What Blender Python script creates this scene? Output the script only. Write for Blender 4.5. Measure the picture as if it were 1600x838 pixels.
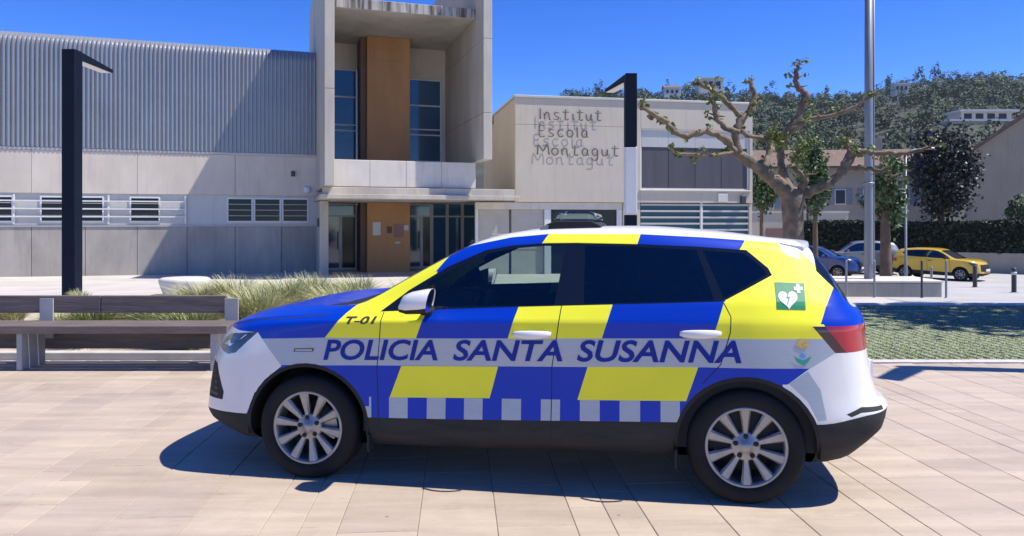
import bpy, bmesh, math, random
from mathutils import Vector, Matrix
from mathutils.bvhtree import BVHTree

for o in list(bpy.data.objects): bpy.data.objects.remove(o)
SC = bpy.context.scene
COL = SC.collection
random.seed(7)

# ------------------------------------------------------------------ camera
EYE = 1.6                                    # eye height in metres
cam_data = bpy.data.cameras.new('camera')
cam_data.sensor_width = 36.0
cam_data.lens = 26.0
cam_data.shift_y = -71/1600
cam_data.clip_start = 0.05
cam_data.clip_end = 3000
cam = bpy.data.objects.new('camera', cam_data)
cam.location = (0, 0, EYE)
cam.rotation_euler = (math.radians(90), 0, 0)
COL.objects.link(cam)
SC.camera = cam

# ------------------------------------------------------------------ sky and sun
SUN_EL = math.radians(60)
SUN_H = Vector((.990, -.137))                # horizontal direction towards the sun
SUN_H.normalize()
world = bpy.data.worlds.new('World')
SC.world = world
world.use_nodes = True
wn = world.node_tree.nodes; wl = world.node_tree.links
sky = wn.new('ShaderNodeTexSky')
sky.sky_type = 'NISHITA'
sky.sun_disc = False
sky.sun_elevation = SUN_EL
sky.sun_rotation = math.atan2(SUN_H.x, SUN_H.y)
sky.altitude = 3000
sky.air_density = 1.0
sky.dust_density = 0.0
sky.ozone_density = 6.0
hs = wn.new('ShaderNodeHueSaturation')        # the phone's vivid rendering of a clear sky, the same all round
hs.inputs['Hue'].default_value = .518; hs.inputs['Saturation'].default_value = 1.28; hs.inputs['Value'].default_value = 1.32
wl.new(sky.outputs[0], hs.inputs['Color'])
wl.new(hs.outputs[0], wn['Background'].inputs[0])
wn['Background'].inputs[1].default_value = 0.12

sun_data = bpy.data.lights.new('sun', 'SUN')
sun_data.energy = 5.0
sun_data.angle = math.radians(.5)
sun_data.color = (1.0, .945, .86)
sun = bpy.data.objects.new('sun', sun_data)
sdir = Vector((SUN_H.x*math.cos(SUN_EL), SUN_H.y*math.cos(SUN_EL), math.sin(SUN_EL)))
sun.rotation_euler = sdir.to_track_quat('Z', 'Y').to_euler()
sun.location = (20, -3, 40)
COL.objects.link(sun)

SC.view_settings.view_transform = 'Standard'
SC.view_settings.look = 'None'
SC.view_settings.gamma = 1.0
SC.view_settings.exposure = 0.50
SC.view_settings.use_curve_mapping = False
SC.render.engine = 'CYCLES'

# ------------------------------------------------------------------ materials
MATS = {}
def mat(name, col, rough=.6, metal=0.0, spec=.5, coat=0.0, var=0.0, vscale=3.0, bump=0.0, bscale=40.0,
        col2=None, stretch=(1, 1, 1), rnd=0.0, emit=None, island=False, coord='Object', soft=.25, streak=0.0):
    """Principled material with noise colour variation, per-object tone and fine relief."""
    m = bpy.data.materials.new(name); m.use_nodes = True
    nt = m.node_tree; N = nt.nodes; L = nt.links
    b = N['Principled BSDF']
    b.inputs['Roughness'].default_value = rough
    b.inputs['Metallic'].default_value = metal
    b.inputs['Specular IOR Level'].default_value = spec
    if coat:
        b.inputs['Coat Weight'].default_value = coat
        b.inputs['Coat Roughness'].default_value = .04
    b.inputs['Base Color'].default_value = (*col, 1)
    tc = mp = None
    if var or bump:
        tc = N.new('ShaderNodeTexCoord'); mp = N.new('ShaderNodeMapping')
        mp.inputs['Scale'].default_value = stretch
        if coord == 'Position': tc = N.new('ShaderNodeNewGeometry')
        L.new(tc.outputs[coord], mp.inputs['Vector'])
    src = None
    if var:
        nz = N.new('ShaderNodeTexNoise'); nz.inputs['Scale'].default_value = vscale
        nz.inputs['Detail'].default_value = 6; nz.inputs['Roughness'].default_value = .62
        L.new(mp.outputs[0], nz.inputs['Vector'])
        cr = N.new('ShaderNodeValToRGB')
        c2 = col2 if col2 else tuple(max(0, c*(1-var)) for c in col)
        c1 = col if col2 else tuple(min(1, c*(1+var*.6)) for c in col)
        cr.color_ramp.elements[0].position = .5-soft; cr.color_ramp.elements[0].color = (*c2, 1)
        cr.color_ramp.elements[1].position = .5+soft; cr.color_ramp.elements[1].color = (*c1, 1)
        L.new(nz.outputs['Fac'], cr.inputs[0]); src = cr.outputs[0]
    if rnd:
        if island:
            gi = N.new('ShaderNodeNewGeometry'); rv = gi.outputs['Random Per Island']
        else:
            oi = N.new('ShaderNodeObjectInfo'); rv = oi.outputs['Random']
        mr = N.new('ShaderNodeMapRange'); mr.inputs['To Min'].default_value = 1-rnd; mr.inputs['To Max'].default_value = 1+rnd
        L.new(rv, mr.inputs['Value'])
        mx = N.new('ShaderNodeVectorMath'); mx.operation = 'SCALE'
        if src: L.new(src, mx.inputs[0])
        else: mx.inputs[0].default_value = col
        L.new(mr.outputs[0], mx.inputs['Scale']); src = mx.outputs[0]
    if streak:                                # rain runs and grime down a wall
        g2 = N.new('ShaderNodeTexCoord'); m2 = N.new('ShaderNodeMapping'); m2.inputs['Scale'].default_value = (2.6, 2.6, .22)
        L.new(g2.outputs['Object'], m2.inputs['Vector'])
        n3 = N.new('ShaderNodeTexNoise'); n3.inputs['Scale'].default_value = 2.2; n3.inputs['Detail'].default_value = 8; n3.inputs['Roughness'].default_value = .7
        L.new(m2.outputs[0], n3.inputs['Vector'])
        r3 = N.new('ShaderNodeMapRange'); r3.inputs['From Min'].default_value = .52; r3.inputs['From Max'].default_value = .78
        r3.inputs['To Min'].default_value = 1.0; r3.inputs['To Max'].default_value = 1-streak
        L.new(n3.outputs['Fac'], r3.inputs['Value'])
        mx = N.new('ShaderNodeVectorMath'); mx.operation = 'SCALE'
        if src: L.new(src, mx.inputs[0])
        else: mx.inputs[0].default_value = col
        L.new(r3.outputs[0], mx.inputs['Scale']); src = mx.outputs[0]
    if src: L.new(src, b.inputs['Base Color'])
    if bump:
        n2 = N.new('ShaderNodeTexNoise'); n2.inputs['Scale'].default_value = bscale; n2.inputs['Detail'].default_value = 4
        L.new(mp.outputs[0], n2.inputs['Vector'])
        bp = N.new('ShaderNodeBump'); bp.inputs['Strength'].default_value = bump; bp.inputs['Distance'].default_value = .01
        L.new(n2.outputs['Fac'], bp.inputs['Height']); L.new(bp.outputs[0], b.inputs['Normal'])
    if emit:
        b.inputs['Emission Color'].default_value = (*emit[:3], 1); b.inputs['Emission Strength'].default_value = emit[3]
    MATS[name] = m
    return m

def glass_mat(name, tint, gloss=.04, clear=.6, rough=0.0, refl_tint=(1, 1, 1)):
    """thin pane: tinted see-through layer under a fresnel reflection"""
    m = bpy.data.materials.new(name); m.use_nodes = True
    nt = m.node_tree; N = nt.nodes; L = nt.links
    N.remove(N['Principled BSDF'])
    out = N['Material Output']
    tr = N.new('ShaderNodeBsdfTransparent'); tr.inputs[0].default_value = (*[t*clear for t in tint], 1)
    gl = N.new('ShaderNodeBsdfGlossy'); gl.inputs['Roughness'].default_value = rough; gl.inputs[0].default_value = (*refl_tint, 1)
    lw = N.new('ShaderNodeFresnel'); lw.inputs['IOR'].default_value = 1.45
    ad = N.new('ShaderNodeMath'); ad.operation = 'ADD'; ad.inputs[1].default_value = gloss; ad.use_clamp = True
    L.new(lw.outputs[0], ad.inputs[0])
    mx = N.new('ShaderNodeMixShader')
    L.new(ad.outputs[0], mx.inputs[0]); L.new(tr.outputs[0], mx.inputs[1]); L.new(gl.outputs[0], mx.inputs[2])
    L.new(mx.outputs[0], out.inputs[0])
    MATS[name] = m
    return m

# ------------------------------------------------------------------ helpers
class MB:
    """collects shapes, builds ONE mesh object"""
    def __init__(s): s.v = []; s.f = []; s.mi = []; s.sm = []
    def add(s, verts, faces, mi=0, smooth=False):
        o = len(s.v); s.v += [tuple(v) for v in verts]
        for f in faces: s.f.append(tuple(o+i for i in f)); s.mi.append(mi); s.sm.append(smooth)
        return s
    def box(s, x0, x1, y0, y1, z0, z1, mi=0):
        return s.add([(x0,y0,z0),(x1,y0,z0),(x1,y1,z0),(x0,y1,z0),(x0,y0,z1),(x1,y0,z1),(x1,y1,z1),(x0,y1,z1)],
                     [(0,3,2,1),(4,5,6,7),(0,1,5,4),(1,2,6,5),(2,3,7,6),(3,0,4,7)], mi)
    def cbox(s, x0, x1, y0, y1, z0, z1, c=.01, mi=0):
        """box with chamfered edges"""
        vs = []; idx = {}
        def V(p):
            if p not in idx: idx[p] = len(vs); vs.append(p)
            return idx[p]
        X = (x0, x1); Y = (y0, y1); Z = (z0, z1); fs = []
        def pt(i, j, k, ax):
            sx = (c if i == 0 else -c); sy = (c if j == 0 else -c); sz = (c if k == 0 else -c)
            return (X[i]+(0 if ax == 0 else sx), Y[j]+(0 if ax == 1 else sy), Z[k]+(0 if ax == 2 else sz))
        for ax in range(3):
            for e in (0, 1):
                o = [(0,0),(1,0),(1,1),(0,1)]
                q = []
                for a, b in o:
                    t = [0, 0, 0]; t[ax] = e; t[(ax+1) % 3] = a; t[(ax+2) % 3] = b
                    q.append(V(pt(*t, ax)))
                fs.append(tuple(q) if e else tuple(reversed(q)))
        for ax in range(3):
            for a in (0, 1):
                for b in (0, 1):
                    q = []
                    for e, which in ((0, 0), (0, 1), (1, 1), (1, 0)):
                        t = [0, 0, 0]; t[ax] = e; t[(ax+1) % 3] = a; t[(ax+2) % 3] = b
                        q.append(V(pt(*t, (ax+1) % 3 if which == 0 else (ax+2) % 3)))
                    fs.append(tuple(q) if (a != b) else tuple(reversed(q)))
        for i in (0, 1):
            for j in (0, 1):
                for k in (0, 1):
                    q = [V(pt(i, j, k, ax)) for ax in range(3)]
                    fs.append(tuple(q) if (i+j+k) % 2 == 1 else tuple(reversed(q)))
        return s.add(vs, fs, mi)
    def tube(s, pts, rad, n=8, mi=0, caps=True):
        pts = [Vector(p) for p in pts]
        rads = rad if isinstance(rad, (list, tuple)) else [rad]*len(pts)
        rings = []; up = Vector((0, 0, 1)); side = None
        for i, p in enumerate(pts):
            d = (pts[min(i+1, len(pts)-1)]-pts[max(i-1, 0)])
            if d.length < 1e-9: d = Vector((0, 0, 1))
            d.normalize()
            if side is None:
                a = Vector((1, 0, 0)) if abs(d.x) < .9 else Vector((0, 1, 0))
                side = (a-d*a.dot(d)).normalized()
            else:
                side = (side-d*side.dot(d))
                if side.length < 1e-6: side = d.orthogonal()
                side.normalize()
            b = d.cross(side)
            rings.append([p+(side*math.cos(2*math.pi*k/n)+b*math.sin(2*math.pi*k/n))*rads[i] for k in range(n)])
        vs = [v for r in rings for v in r]; fs = []
        for i in range(len(rings)-1):
            for k in range(n):
                fs.append((i*n+k, i*n+(k+1) % n, (i+1)*n+(k+1) % n, (i+1)*n+k))
        s.add(vs, fs, mi, True)
        if caps:
            o = len(s.v)-len(vs)
            s.f.append(tuple(o+k for k in reversed(range(n)))); s.mi.append(mi); s.sm.append(False)
            s.f.append(tuple(o+(len(rings)-1)*n+k for k in range(n))); s.mi.append(mi); s.sm.append(False)
        return s
    def lathe(s, prof, n=32, axis='z', c=(0, 0, 0), mi=0, smooth=True, closed=False):
        """prof: (r, h) pairs turned round the axis"""
        vs = []; fs = []
        for r, h in prof:
            for k in range(n):
                a = 2*math.pi*k/n; x, y = r*math.cos(a), r*math.sin(a)
                if axis == 'z': vs.append((c[0]+x, c[1]+y, c[2]+h))
                else: vs.append((c[0]+x, c[1]+h, c[2]-y))
        m = len(prof)
        for i in range(m if closed else m-1):
            for k in range(n):
                fs.append((i*n+k, i*n+(k+1) % n, ((i+1) % m)*n+(k+1) % n, ((i+1) % m)*n+k))
        return s.add(vs, fs, mi, smooth)
    def prism(s, poly, axis, a, b, mi=0):
        """extrude a 2-D polygon along an axis ('x','y','z') from a to b"""
        n = len(poly); vs = []
        for h in (a, b):
            for p, q in poly:
                vs.append((h, p, q) if axis == 'x' else (p, h, q) if axis == 'y' else (p, q, h))
        fs = [tuple(range(n)), tuple(reversed(range(n, 2*n)))]
        for i in range(n): fs.append((i, i+n, (i+1) % n+n, (i+1) % n))
        o = len(s.f); s.add(vs, fs, mi)
        return s
    def build(s, name, mats, parent=None, fix=True, bevel=0):
        me = bpy.data.meshes.new(name)
        me.from_pydata(s.v, [], s.f)
        for m in (mats if isinstance(mats, (list, tuple)) else [mats]): me.materials.append(MATS[m] if isinstance(m, str) else m)
        me.polygons.foreach_set('material_index', s.mi)
        me.polygons.foreach_set('use_smooth', s.sm)
        if fix:
            bm = bmesh.new(); bm.from_mesh(me); bmesh.ops.recalc_face_normals(bm, faces=bm.faces); bm.to_mesh(me); bm.free()
        me.update()
        o = bpy.data.objects.new(name, me); COL.objects.link(o)
        if parent: o.parent = parent
        if bevel:
            md = o.modifiers.new('bevel', 'BEVEL'); md.width = bevel; md.segments = 2; md.limit_method = 'ANGLE'
        return o

def tag(o, label=None, cat=None, group=None, kind=None):
    if label: o['label'] = label
    if cat: o['category'] = cat
    if group: o['group'] = group
    if kind: o['kind'] = kind
    return o
def thing(name, loc, label, cat, rz=0, group=None):
    o = bpy.data.objects.new(name, None); COL.objects.link(o)
    o.location = loc; o.rotation_euler = (0, 0, rz); o.empty_display_size = .3
    return tag(o, label, cat, group)
def mesh_obj(name, me, parent=None):
    o = bpy.data.objects.new(name, me); COL.objects.link(o)
    if parent: o.parent = parent
    return o
def sstep(a, b, x):
    t = min(1, max(0, (x-a)/(b-a))); return t*t*(3-2*t)
def lin(a, b, x): return min(1, max(0, (x-a)/(b-a)))
def gz(X, Y):
    """height of the ground: level plaza, falling gently to the school and further to the street on the right"""
    l = -.30*lin(14, 28, Y)
    r = -.30*lin(14, 19, Y)-.65*lin(19, 31, Y)
    t = sstep(2, 7, X-(Y-20)*.25)
    return l*(1-t)+r*t
def at(px, Y, off=0.0):
    """ground point in the direction of photo column px at distance Y"""
    X = (px-800)/1155*Y
    return Vector((X, Y, gz(X, Y)+off))
def hz(py, Y): return EYE-(py-348)/1155*Y      # height seen at photo row py at distance Y

# ------------------------------------------------------------------ material library
def paver(name, island):
    """sandy stoneware slab: fine veins across the slab, its own tone and blush per slab, scuffs and spots"""
    m = mat(name, (.49,.418,.33), .62, var=.5, col2=(.365,.302,.240), vscale=2.4, stretch=(.35,2.8,1), rnd=.085, island=island, bump=.45, bscale=55, soft=.2, coord='Position')
    nt = m.node_tree; N = nt.nodes; L = nt.links; b = N['Principled BSDF']
    old = b.inputs['Base Color'].links[0].from_socket
    if island: rv = N.new('ShaderNodeNewGeometry').outputs['Random Per Island']
    else: rv = N.new('ShaderNodeObjectInfo').outputs['Random']
    wn_ = N.new('ShaderNodeTexWhiteNoise'); wn_.noise_dimensions = '1D'; L.new(rv, wn_.inputs['W'])
    tint = N.new('ShaderNodeMix'); tint.data_type = 'RGBA'; tint.inputs[6].default_value = (1.03,1.0,.95,1); tint.inputs[7].default_value = (1.0,.965,.955,1)
    L.new(wn_.outputs['Value'], tint.inputs['Factor'])
    mu = N.new('ShaderNodeMix'); mu.data_type = 'RGBA'; mu.blend_type = 'MULTIPLY'; mu.inputs['Factor'].default_value = 1
    L.new(old, mu.inputs[6]); L.new(tint.outputs[2], mu.inputs[7])
    gp = N.new('ShaderNodeNewGeometry'); sp = N.new('ShaderNodeTexNoise'); sp.inputs['Scale'].default_value = .9; sp.inputs['Detail'].default_value = 9; sp.inputs['Roughness'].default_value = .75
    L.new(gp.outputs['Position'], sp.inputs['Vector'])
    mr = N.new('ShaderNodeMapRange'); mr.inputs['From Min'].default_value = .5; mr.inputs['From Max'].default_value = .72; mr.inputs['To Min'].default_value = 1; mr.inputs['To Max'].default_value = .80
    L.new(sp.outputs['Fac'], mr.inputs['Value'])
    vo = N.new('ShaderNodeTexVoronoi'); vo.inputs['Scale'].default_value = 2.3; L.new(gp.outputs['Position'], vo.inputs['Vector'])
    m3 = N.new('ShaderNodeMapRange'); m3.inputs['From Min'].default_value = .018; m3.inputs['From Max'].default_value = .032; m3.inputs['To Min'].default_value = .62; m3.inputs['To Max'].default_value = 1
    L.new(vo.outputs['Distance'], m3.inputs['Value'])
    mm = N.new('ShaderNodeMath'); mm.operation = 'MULTIPLY'; L.new(mr.outputs[0], mm.inputs[0]); L.new(m3.outputs[0], mm.inputs[1])
    sc = N.new('ShaderNodeVectorMath'); sc.operation = 'SCALE'; L.new(mu.outputs[2], sc.inputs[0]); L.new(mm.outputs[0], sc.inputs['Scale'])
    L.new(sc.outputs[0], b.inputs['Base Color'])
paver('paver', False); paver('paver_far', True)
mat('grout', (.36,.30,.245), .9, var=.3, vscale=4)
mat('pale_paving', (.50,.465,.42), .8, var=.22, vscale=.8, bump=.15, bscale=20)
mat('ground', (.36,.33,.29), .9, var=.3, vscale=.2)
mat('asphalt_pale', (.40,.39,.375), .85, var=.2, vscale=.7, bump=.2, bscale=30)
mat('soil', (.46,.38,.29), .95, var=.4, vscale=5, bump=.6, bscale=25)
mat('kerb_stone', (.52,.49,.45), .75, var=.2, vscale=6, bump=.2, bscale=60)
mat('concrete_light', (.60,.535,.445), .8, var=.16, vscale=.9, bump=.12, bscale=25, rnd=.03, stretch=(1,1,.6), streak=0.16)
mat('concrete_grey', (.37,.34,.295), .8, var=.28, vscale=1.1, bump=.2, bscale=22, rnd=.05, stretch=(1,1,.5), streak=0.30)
mat('concrete_tower', (.46,.42,.355), .8, var=.26, vscale=.8, bump=.2, bscale=20, rnd=.04, stretch=(1,1,.35), streak=0.26)
mat('concrete_white', (.60,.56,.50), .7, var=.14, vscale=2, bump=.12, bscale=40, streak=0.20)
mat('render_cream', (.52,.465,.375), .85, var=.10, vscale=.6, bump=.1, bscale=40, streak=0.20)
mat('render_beige', (.42,.36,.28), .85, var=.2, vscale=.5, streak=0.16)
mat('render_grey', (.36,.30,.225), .85, var=.15, vscale=.5, streak=0.25)
mat('cladding', (.31,.32,.335), .34, metal=.3, var=.12, vscale=.6, streak=0.22)
mat('metal_panel', (.50,.49,.46), .5, metal=.2, var=.1, vscale=1, streak=0.15)
mat('white_metal', (.66,.66,.65), .45, var=.08, vscale=3)
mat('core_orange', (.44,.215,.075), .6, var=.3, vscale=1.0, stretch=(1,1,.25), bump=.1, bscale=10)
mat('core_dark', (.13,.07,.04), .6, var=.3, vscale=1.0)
mat('lamp_metal', (.004,.009,.022), .6, spec=.15, var=.2, vscale=4)
mat('lamp_white', (.66,.66,.66), .5, var=.08, vscale=4)
mat('galvanised', (.26,.27,.28), .45, metal=.45, var=.2, vscale=7, stretch=(1,1,.2))
mat('dark_iron', (.045,.045,.05), .5, var=.3, vscale=5)
mat('bench_wood', (.150,.118,.106), .7, var=.45, vscale=4, stretch=(.6,6,6), bump=.3, bscale=12)
mat('bench_leg', (.36,.36,.36), .75, var=.2, vscale=4)
mat('letter_metal', (.13,.122,.125), .5, var=.2, vscale=6)
mat('bark', (.25,.185,.12), .9, var=.6, vscale=4.2, col2=(.10,.078,.055), bump=1.0, bscale=22, soft=.14)
mat('bark_brown', (.14,.095,.065), .9, var=.5, vscale=5, bump=.8, bscale=16)
mat('bark_red', (.17,.10,.08), .9, var=.4, vscale=6, bump=.6, bscale=16)
mat('leaf_young', (.15,.19,.035), .6, var=.35, vscale=2, rnd=.35, island=True)
mat('leaf_green', (.055,.105,.028), .55, var=.4, vscale=1.2, rnd=.4, island=True)
mat('leaf_dark', (.018,.022,.018), .5, var=.4, vscale=1.2, rnd=.5, island=True)
for _i, _c in enumerate(((.036,.066,.028), (.056,.094,.032), (.092,.128,.040), (.024,.046,.029))):
    mat('leaf_hill_%s' % 'abcd'[_i], _c, .75, rnd=.22, island=True)
mat('hedge_leaf', (.018,.034,.014), .6, var=.4, vscale=2, rnd=.45, island=True)
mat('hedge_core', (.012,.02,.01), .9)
mat('hill_soil', (.050,.058,.034), .95, var=.5, vscale=.05)
mat('feather_grass', (.54,.51,.29), .75, var=.35, vscale=2.2, col2=(.29,.32,.13), rnd=.3, island=True)
mat('feather_green', (.36,.37,.17), .75, var=.35, vscale=2.2, col2=(.17,.21,.07), rnd=.3, island=True)
mat('lawn_blade', (.085,.125,.045), .75, rnd=.5, island=True)
mat('roof_tile', (.17,.112,.085), .85, var=.4, vscale=2, bump=.5, bscale=8)
mat('wood_shutter', (.22,.25,.28), .7, var=.2, vscale=4)
mat('interior_dark', (.012,.013,.016), .85)
mat('window_dark', (.010,.014,.022), .08, spec=.22, var=.3, vscale=.5)
mat('window_blue', (.02,.085,.17), .05, spec=.8, var=.5, vscale=.45)
mat('blind', (.47,.44,.39), .8, var=.1, vscale=3)
mat('shade_screen', (.075,.072,.085), .6, var=.25, vscale=1.2, stretch=(3,1,.3))
mat('teal_panel', (.030,.095,.13), .35, var=.2, vscale=1)
mat('notice_white', (.55,.55,.52), .6, var=.1, vscale=20)
mat('notice_red', (.34,.17,.14), .6, var=.6, vscale=18, col2=(.16,.11,.10))
# car
def paint(name, col, rough=.28, coat=.8, metal=0.0, spec=.5): return mat(name, col, rough, metal=metal, coat=coat, var=.05, vscale=4, spec=spec)
paint('paint_white', (.70,.69,.66), .3, .5)
paint('decal_blue', (.001,.036,.40), .34, .18, spec=.2)
paint('decal_yellow', (.82,.79,.035), .45, .05, spec=.3)
mat('decal_silver', (.38,.425,.47), .45, metal=.1, coat=.1, var=.12, vscale=60, stretch=(.3,1,3))
mat('decal_text', (.006,.022,.25), .5, spec=.2, var=.05)
mat('decal_dark', (.05,.04,.03), .5)
mat('decal_white', (.72,.72,.72), .4, coat=.3)
mat('decal_green', (.0,.20,.075), .4, coat=.3)
mat('decal_gold', (.62,.42,.12), .45, var=.5, vscale=60)
mat('decal_teal', (.02,.30,.20), .4)
mat('decal_sky', (.08,.28,.62), .4)
mat('plastic_black', (.016,.016,.017), .65, spec=.3, var=.35, vscale=6, bump=.15, bscale=180)
mat('plastic_dusty', (.040,.038,.036), .75, spec=.25, var=.5, vscale=5, col2=(.017,.018,.020), stretch=(.6,1,3), bump=.15, bscale=180)
mat('gloss_black', (.006,.007,.010), .12, coat=.6)
mat('gap', (.012,.012,.014), .8)
mat('tyre', (.010,.0105,.012), .8, spec=.3, var=.3, vscale=9, bump=.15, bscale=60)
mat('alloy', (.34,.335,.33), .4, metal=.6, var=.2, vscale=14)
mat('brake', (.045,.043,.04), .5, metal=.5, var=.3, vscale=9)
mat('chrome', (.75,.75,.76), .12, metal=1.0)
mat('lamp_red', (.46,.010,.032), .15, coat=.5, var=.6, vscale=7, col2=(.26,.004,.015))
mat('lamp_dark', (.04,.006,.010), .1, coat=.8)
mat('lamp_lens', (.10,.115,.13), .12, coat=.5, var=.5, vscale=16, col2=(.012,.015,.02), metal=.2)
mat('seat_cloth', (.018,.019,.022), .85, var=.2, vscale=8)
glass_mat('glass_clear', (.80,.93,.88), .03, .80)
glass_mat('glass_tint', (.25,.3,.36), .05, .12)
glass_mat('glass_dome', (.66,.80,.86), .08, .80)
glass_mat('glass_pane', (.35,.45,.55), .10, .5)
paint('paint_yellow', (.60,.40,.02))
paint('paint_grey', (.20,.215,.235), .3, .7, .4)
paint('paint_blue', (.012,.035,.16))

# ------------------------------------------------------------------ vehicles: a lofted body cut along its seams
def lerp_keys(keys, x):
    # monotone cubic (Fritsch-Carlson) through (x, v) keys
    n = len(keys)
    if x <= keys[0][0]: return keys[0][1]
    if x >= keys[-1][0]: return keys[-1][1]
    for i in range(n-1):
        if x <= keys[i+1][0]: break
    def sl(k): return (keys[k+1][1]-keys[k][1])/(keys[k+1][0]-keys[k][0])
    def tan(k):
        if k == 0: return sl(0)
        if k == n-1: return sl(n-2)
        a, b = sl(k-1), sl(k)
        if a*b <= 0: return 0.0
        return 2*a*b/(a+b)
    x0, v0 = keys[i]; x1, v1 = keys[i+1]; h = x1-x0; t = (x-x0)/h
    m0, m1 = tan(i), tan(i+1)
    return ((2*t**3-3*t**2+1)*v0 + (t**3-2*t**2+t)*h*m0 + (-2*t**3+3*t**2)*v1 + (t**3-t**2)*h*m1)

def loft_half(lines, nu, ncap, Lf, pf, Lr, pr, nv, corners):
    """lines: dicts nose, tail, z=[(x,z)], w=[(x,w)].  Returns rows of points (u-major) on the y<0 half and the line index of each v column."""
    cols = []
    for L in lines:
        col = []
        xs = []
        for i in range(ncap):
            th = math.pi/2*i/ncap
            xs.append((L['nose']+Lf*(1-math.cos(th)**(2/pf)), math.sin(th)**(2/pf)))
        a = L['nose']+Lf; b = L['tail']-Lr
        for i in range(nu+1):
            xs.append((a+(b-a)*i/nu, 1.0))
        for i in range(ncap):
            th = math.pi/2*(ncap-1-i)/ncap
            xs.append((L['tail']-Lr*(1-math.cos(th)**(2/pr)), math.sin(th)**(2/pr)))
        for x, c in xs:
            col.append((x, -lerp_keys(L['w'], x)*c, lerp_keys(L['z'], x)))
        cols.append(col)
    nst = len(cols[0]); J = len(lines)
    # v-interpolation: Catmull-Rom with one-sided tangents at corner lines
    vs = []
    for j in range(J-1):
        for k in range(nv[j]): vs.append((j, k/nv[j]))
    vs.append((J-2, 1.0))
    rows = []
    for s in range(nst):
        P = [cols[j][s] for j in range(J)]
        row = []
        for j, t in vs:
            out = []
            for c in range(3):
                p1, p2 = P[j][c], P[j+1][c]
                d = math.dist(P[j], P[j+1]) + 1e-6
                if j > 0 and j not in corners:
                    d0 = math.dist(P[j-1], P[j]) + 1e-6
                    m1 = (p2-P[j-1][c])/(d+d0)*d
                else: m1 = p2-p1
                if j+2 < J and (j+1) not in corners:
                    d2 = math.dist(P[j+1], P[j+2]) + 1e-6
                    m2 = (P[j+2][c]-p1)/(d+d2)*d
                else: m2 = p2-p1
                if c == 1 and j+1 == J-1: m2 = p2-p1
                out.append((2*t**3-3*t**2+1)*p1+(t**3-2*t**2+t)*m1+(-2*t**3+3*t**2)*p2+(t**3-t**2)*m2)
            out[1] = min(out[1], 0.0)
            row.append(tuple(out))
        rows.append(row)
    vline = [j for j, t in vs][:-1]
    return rows, vline

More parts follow.
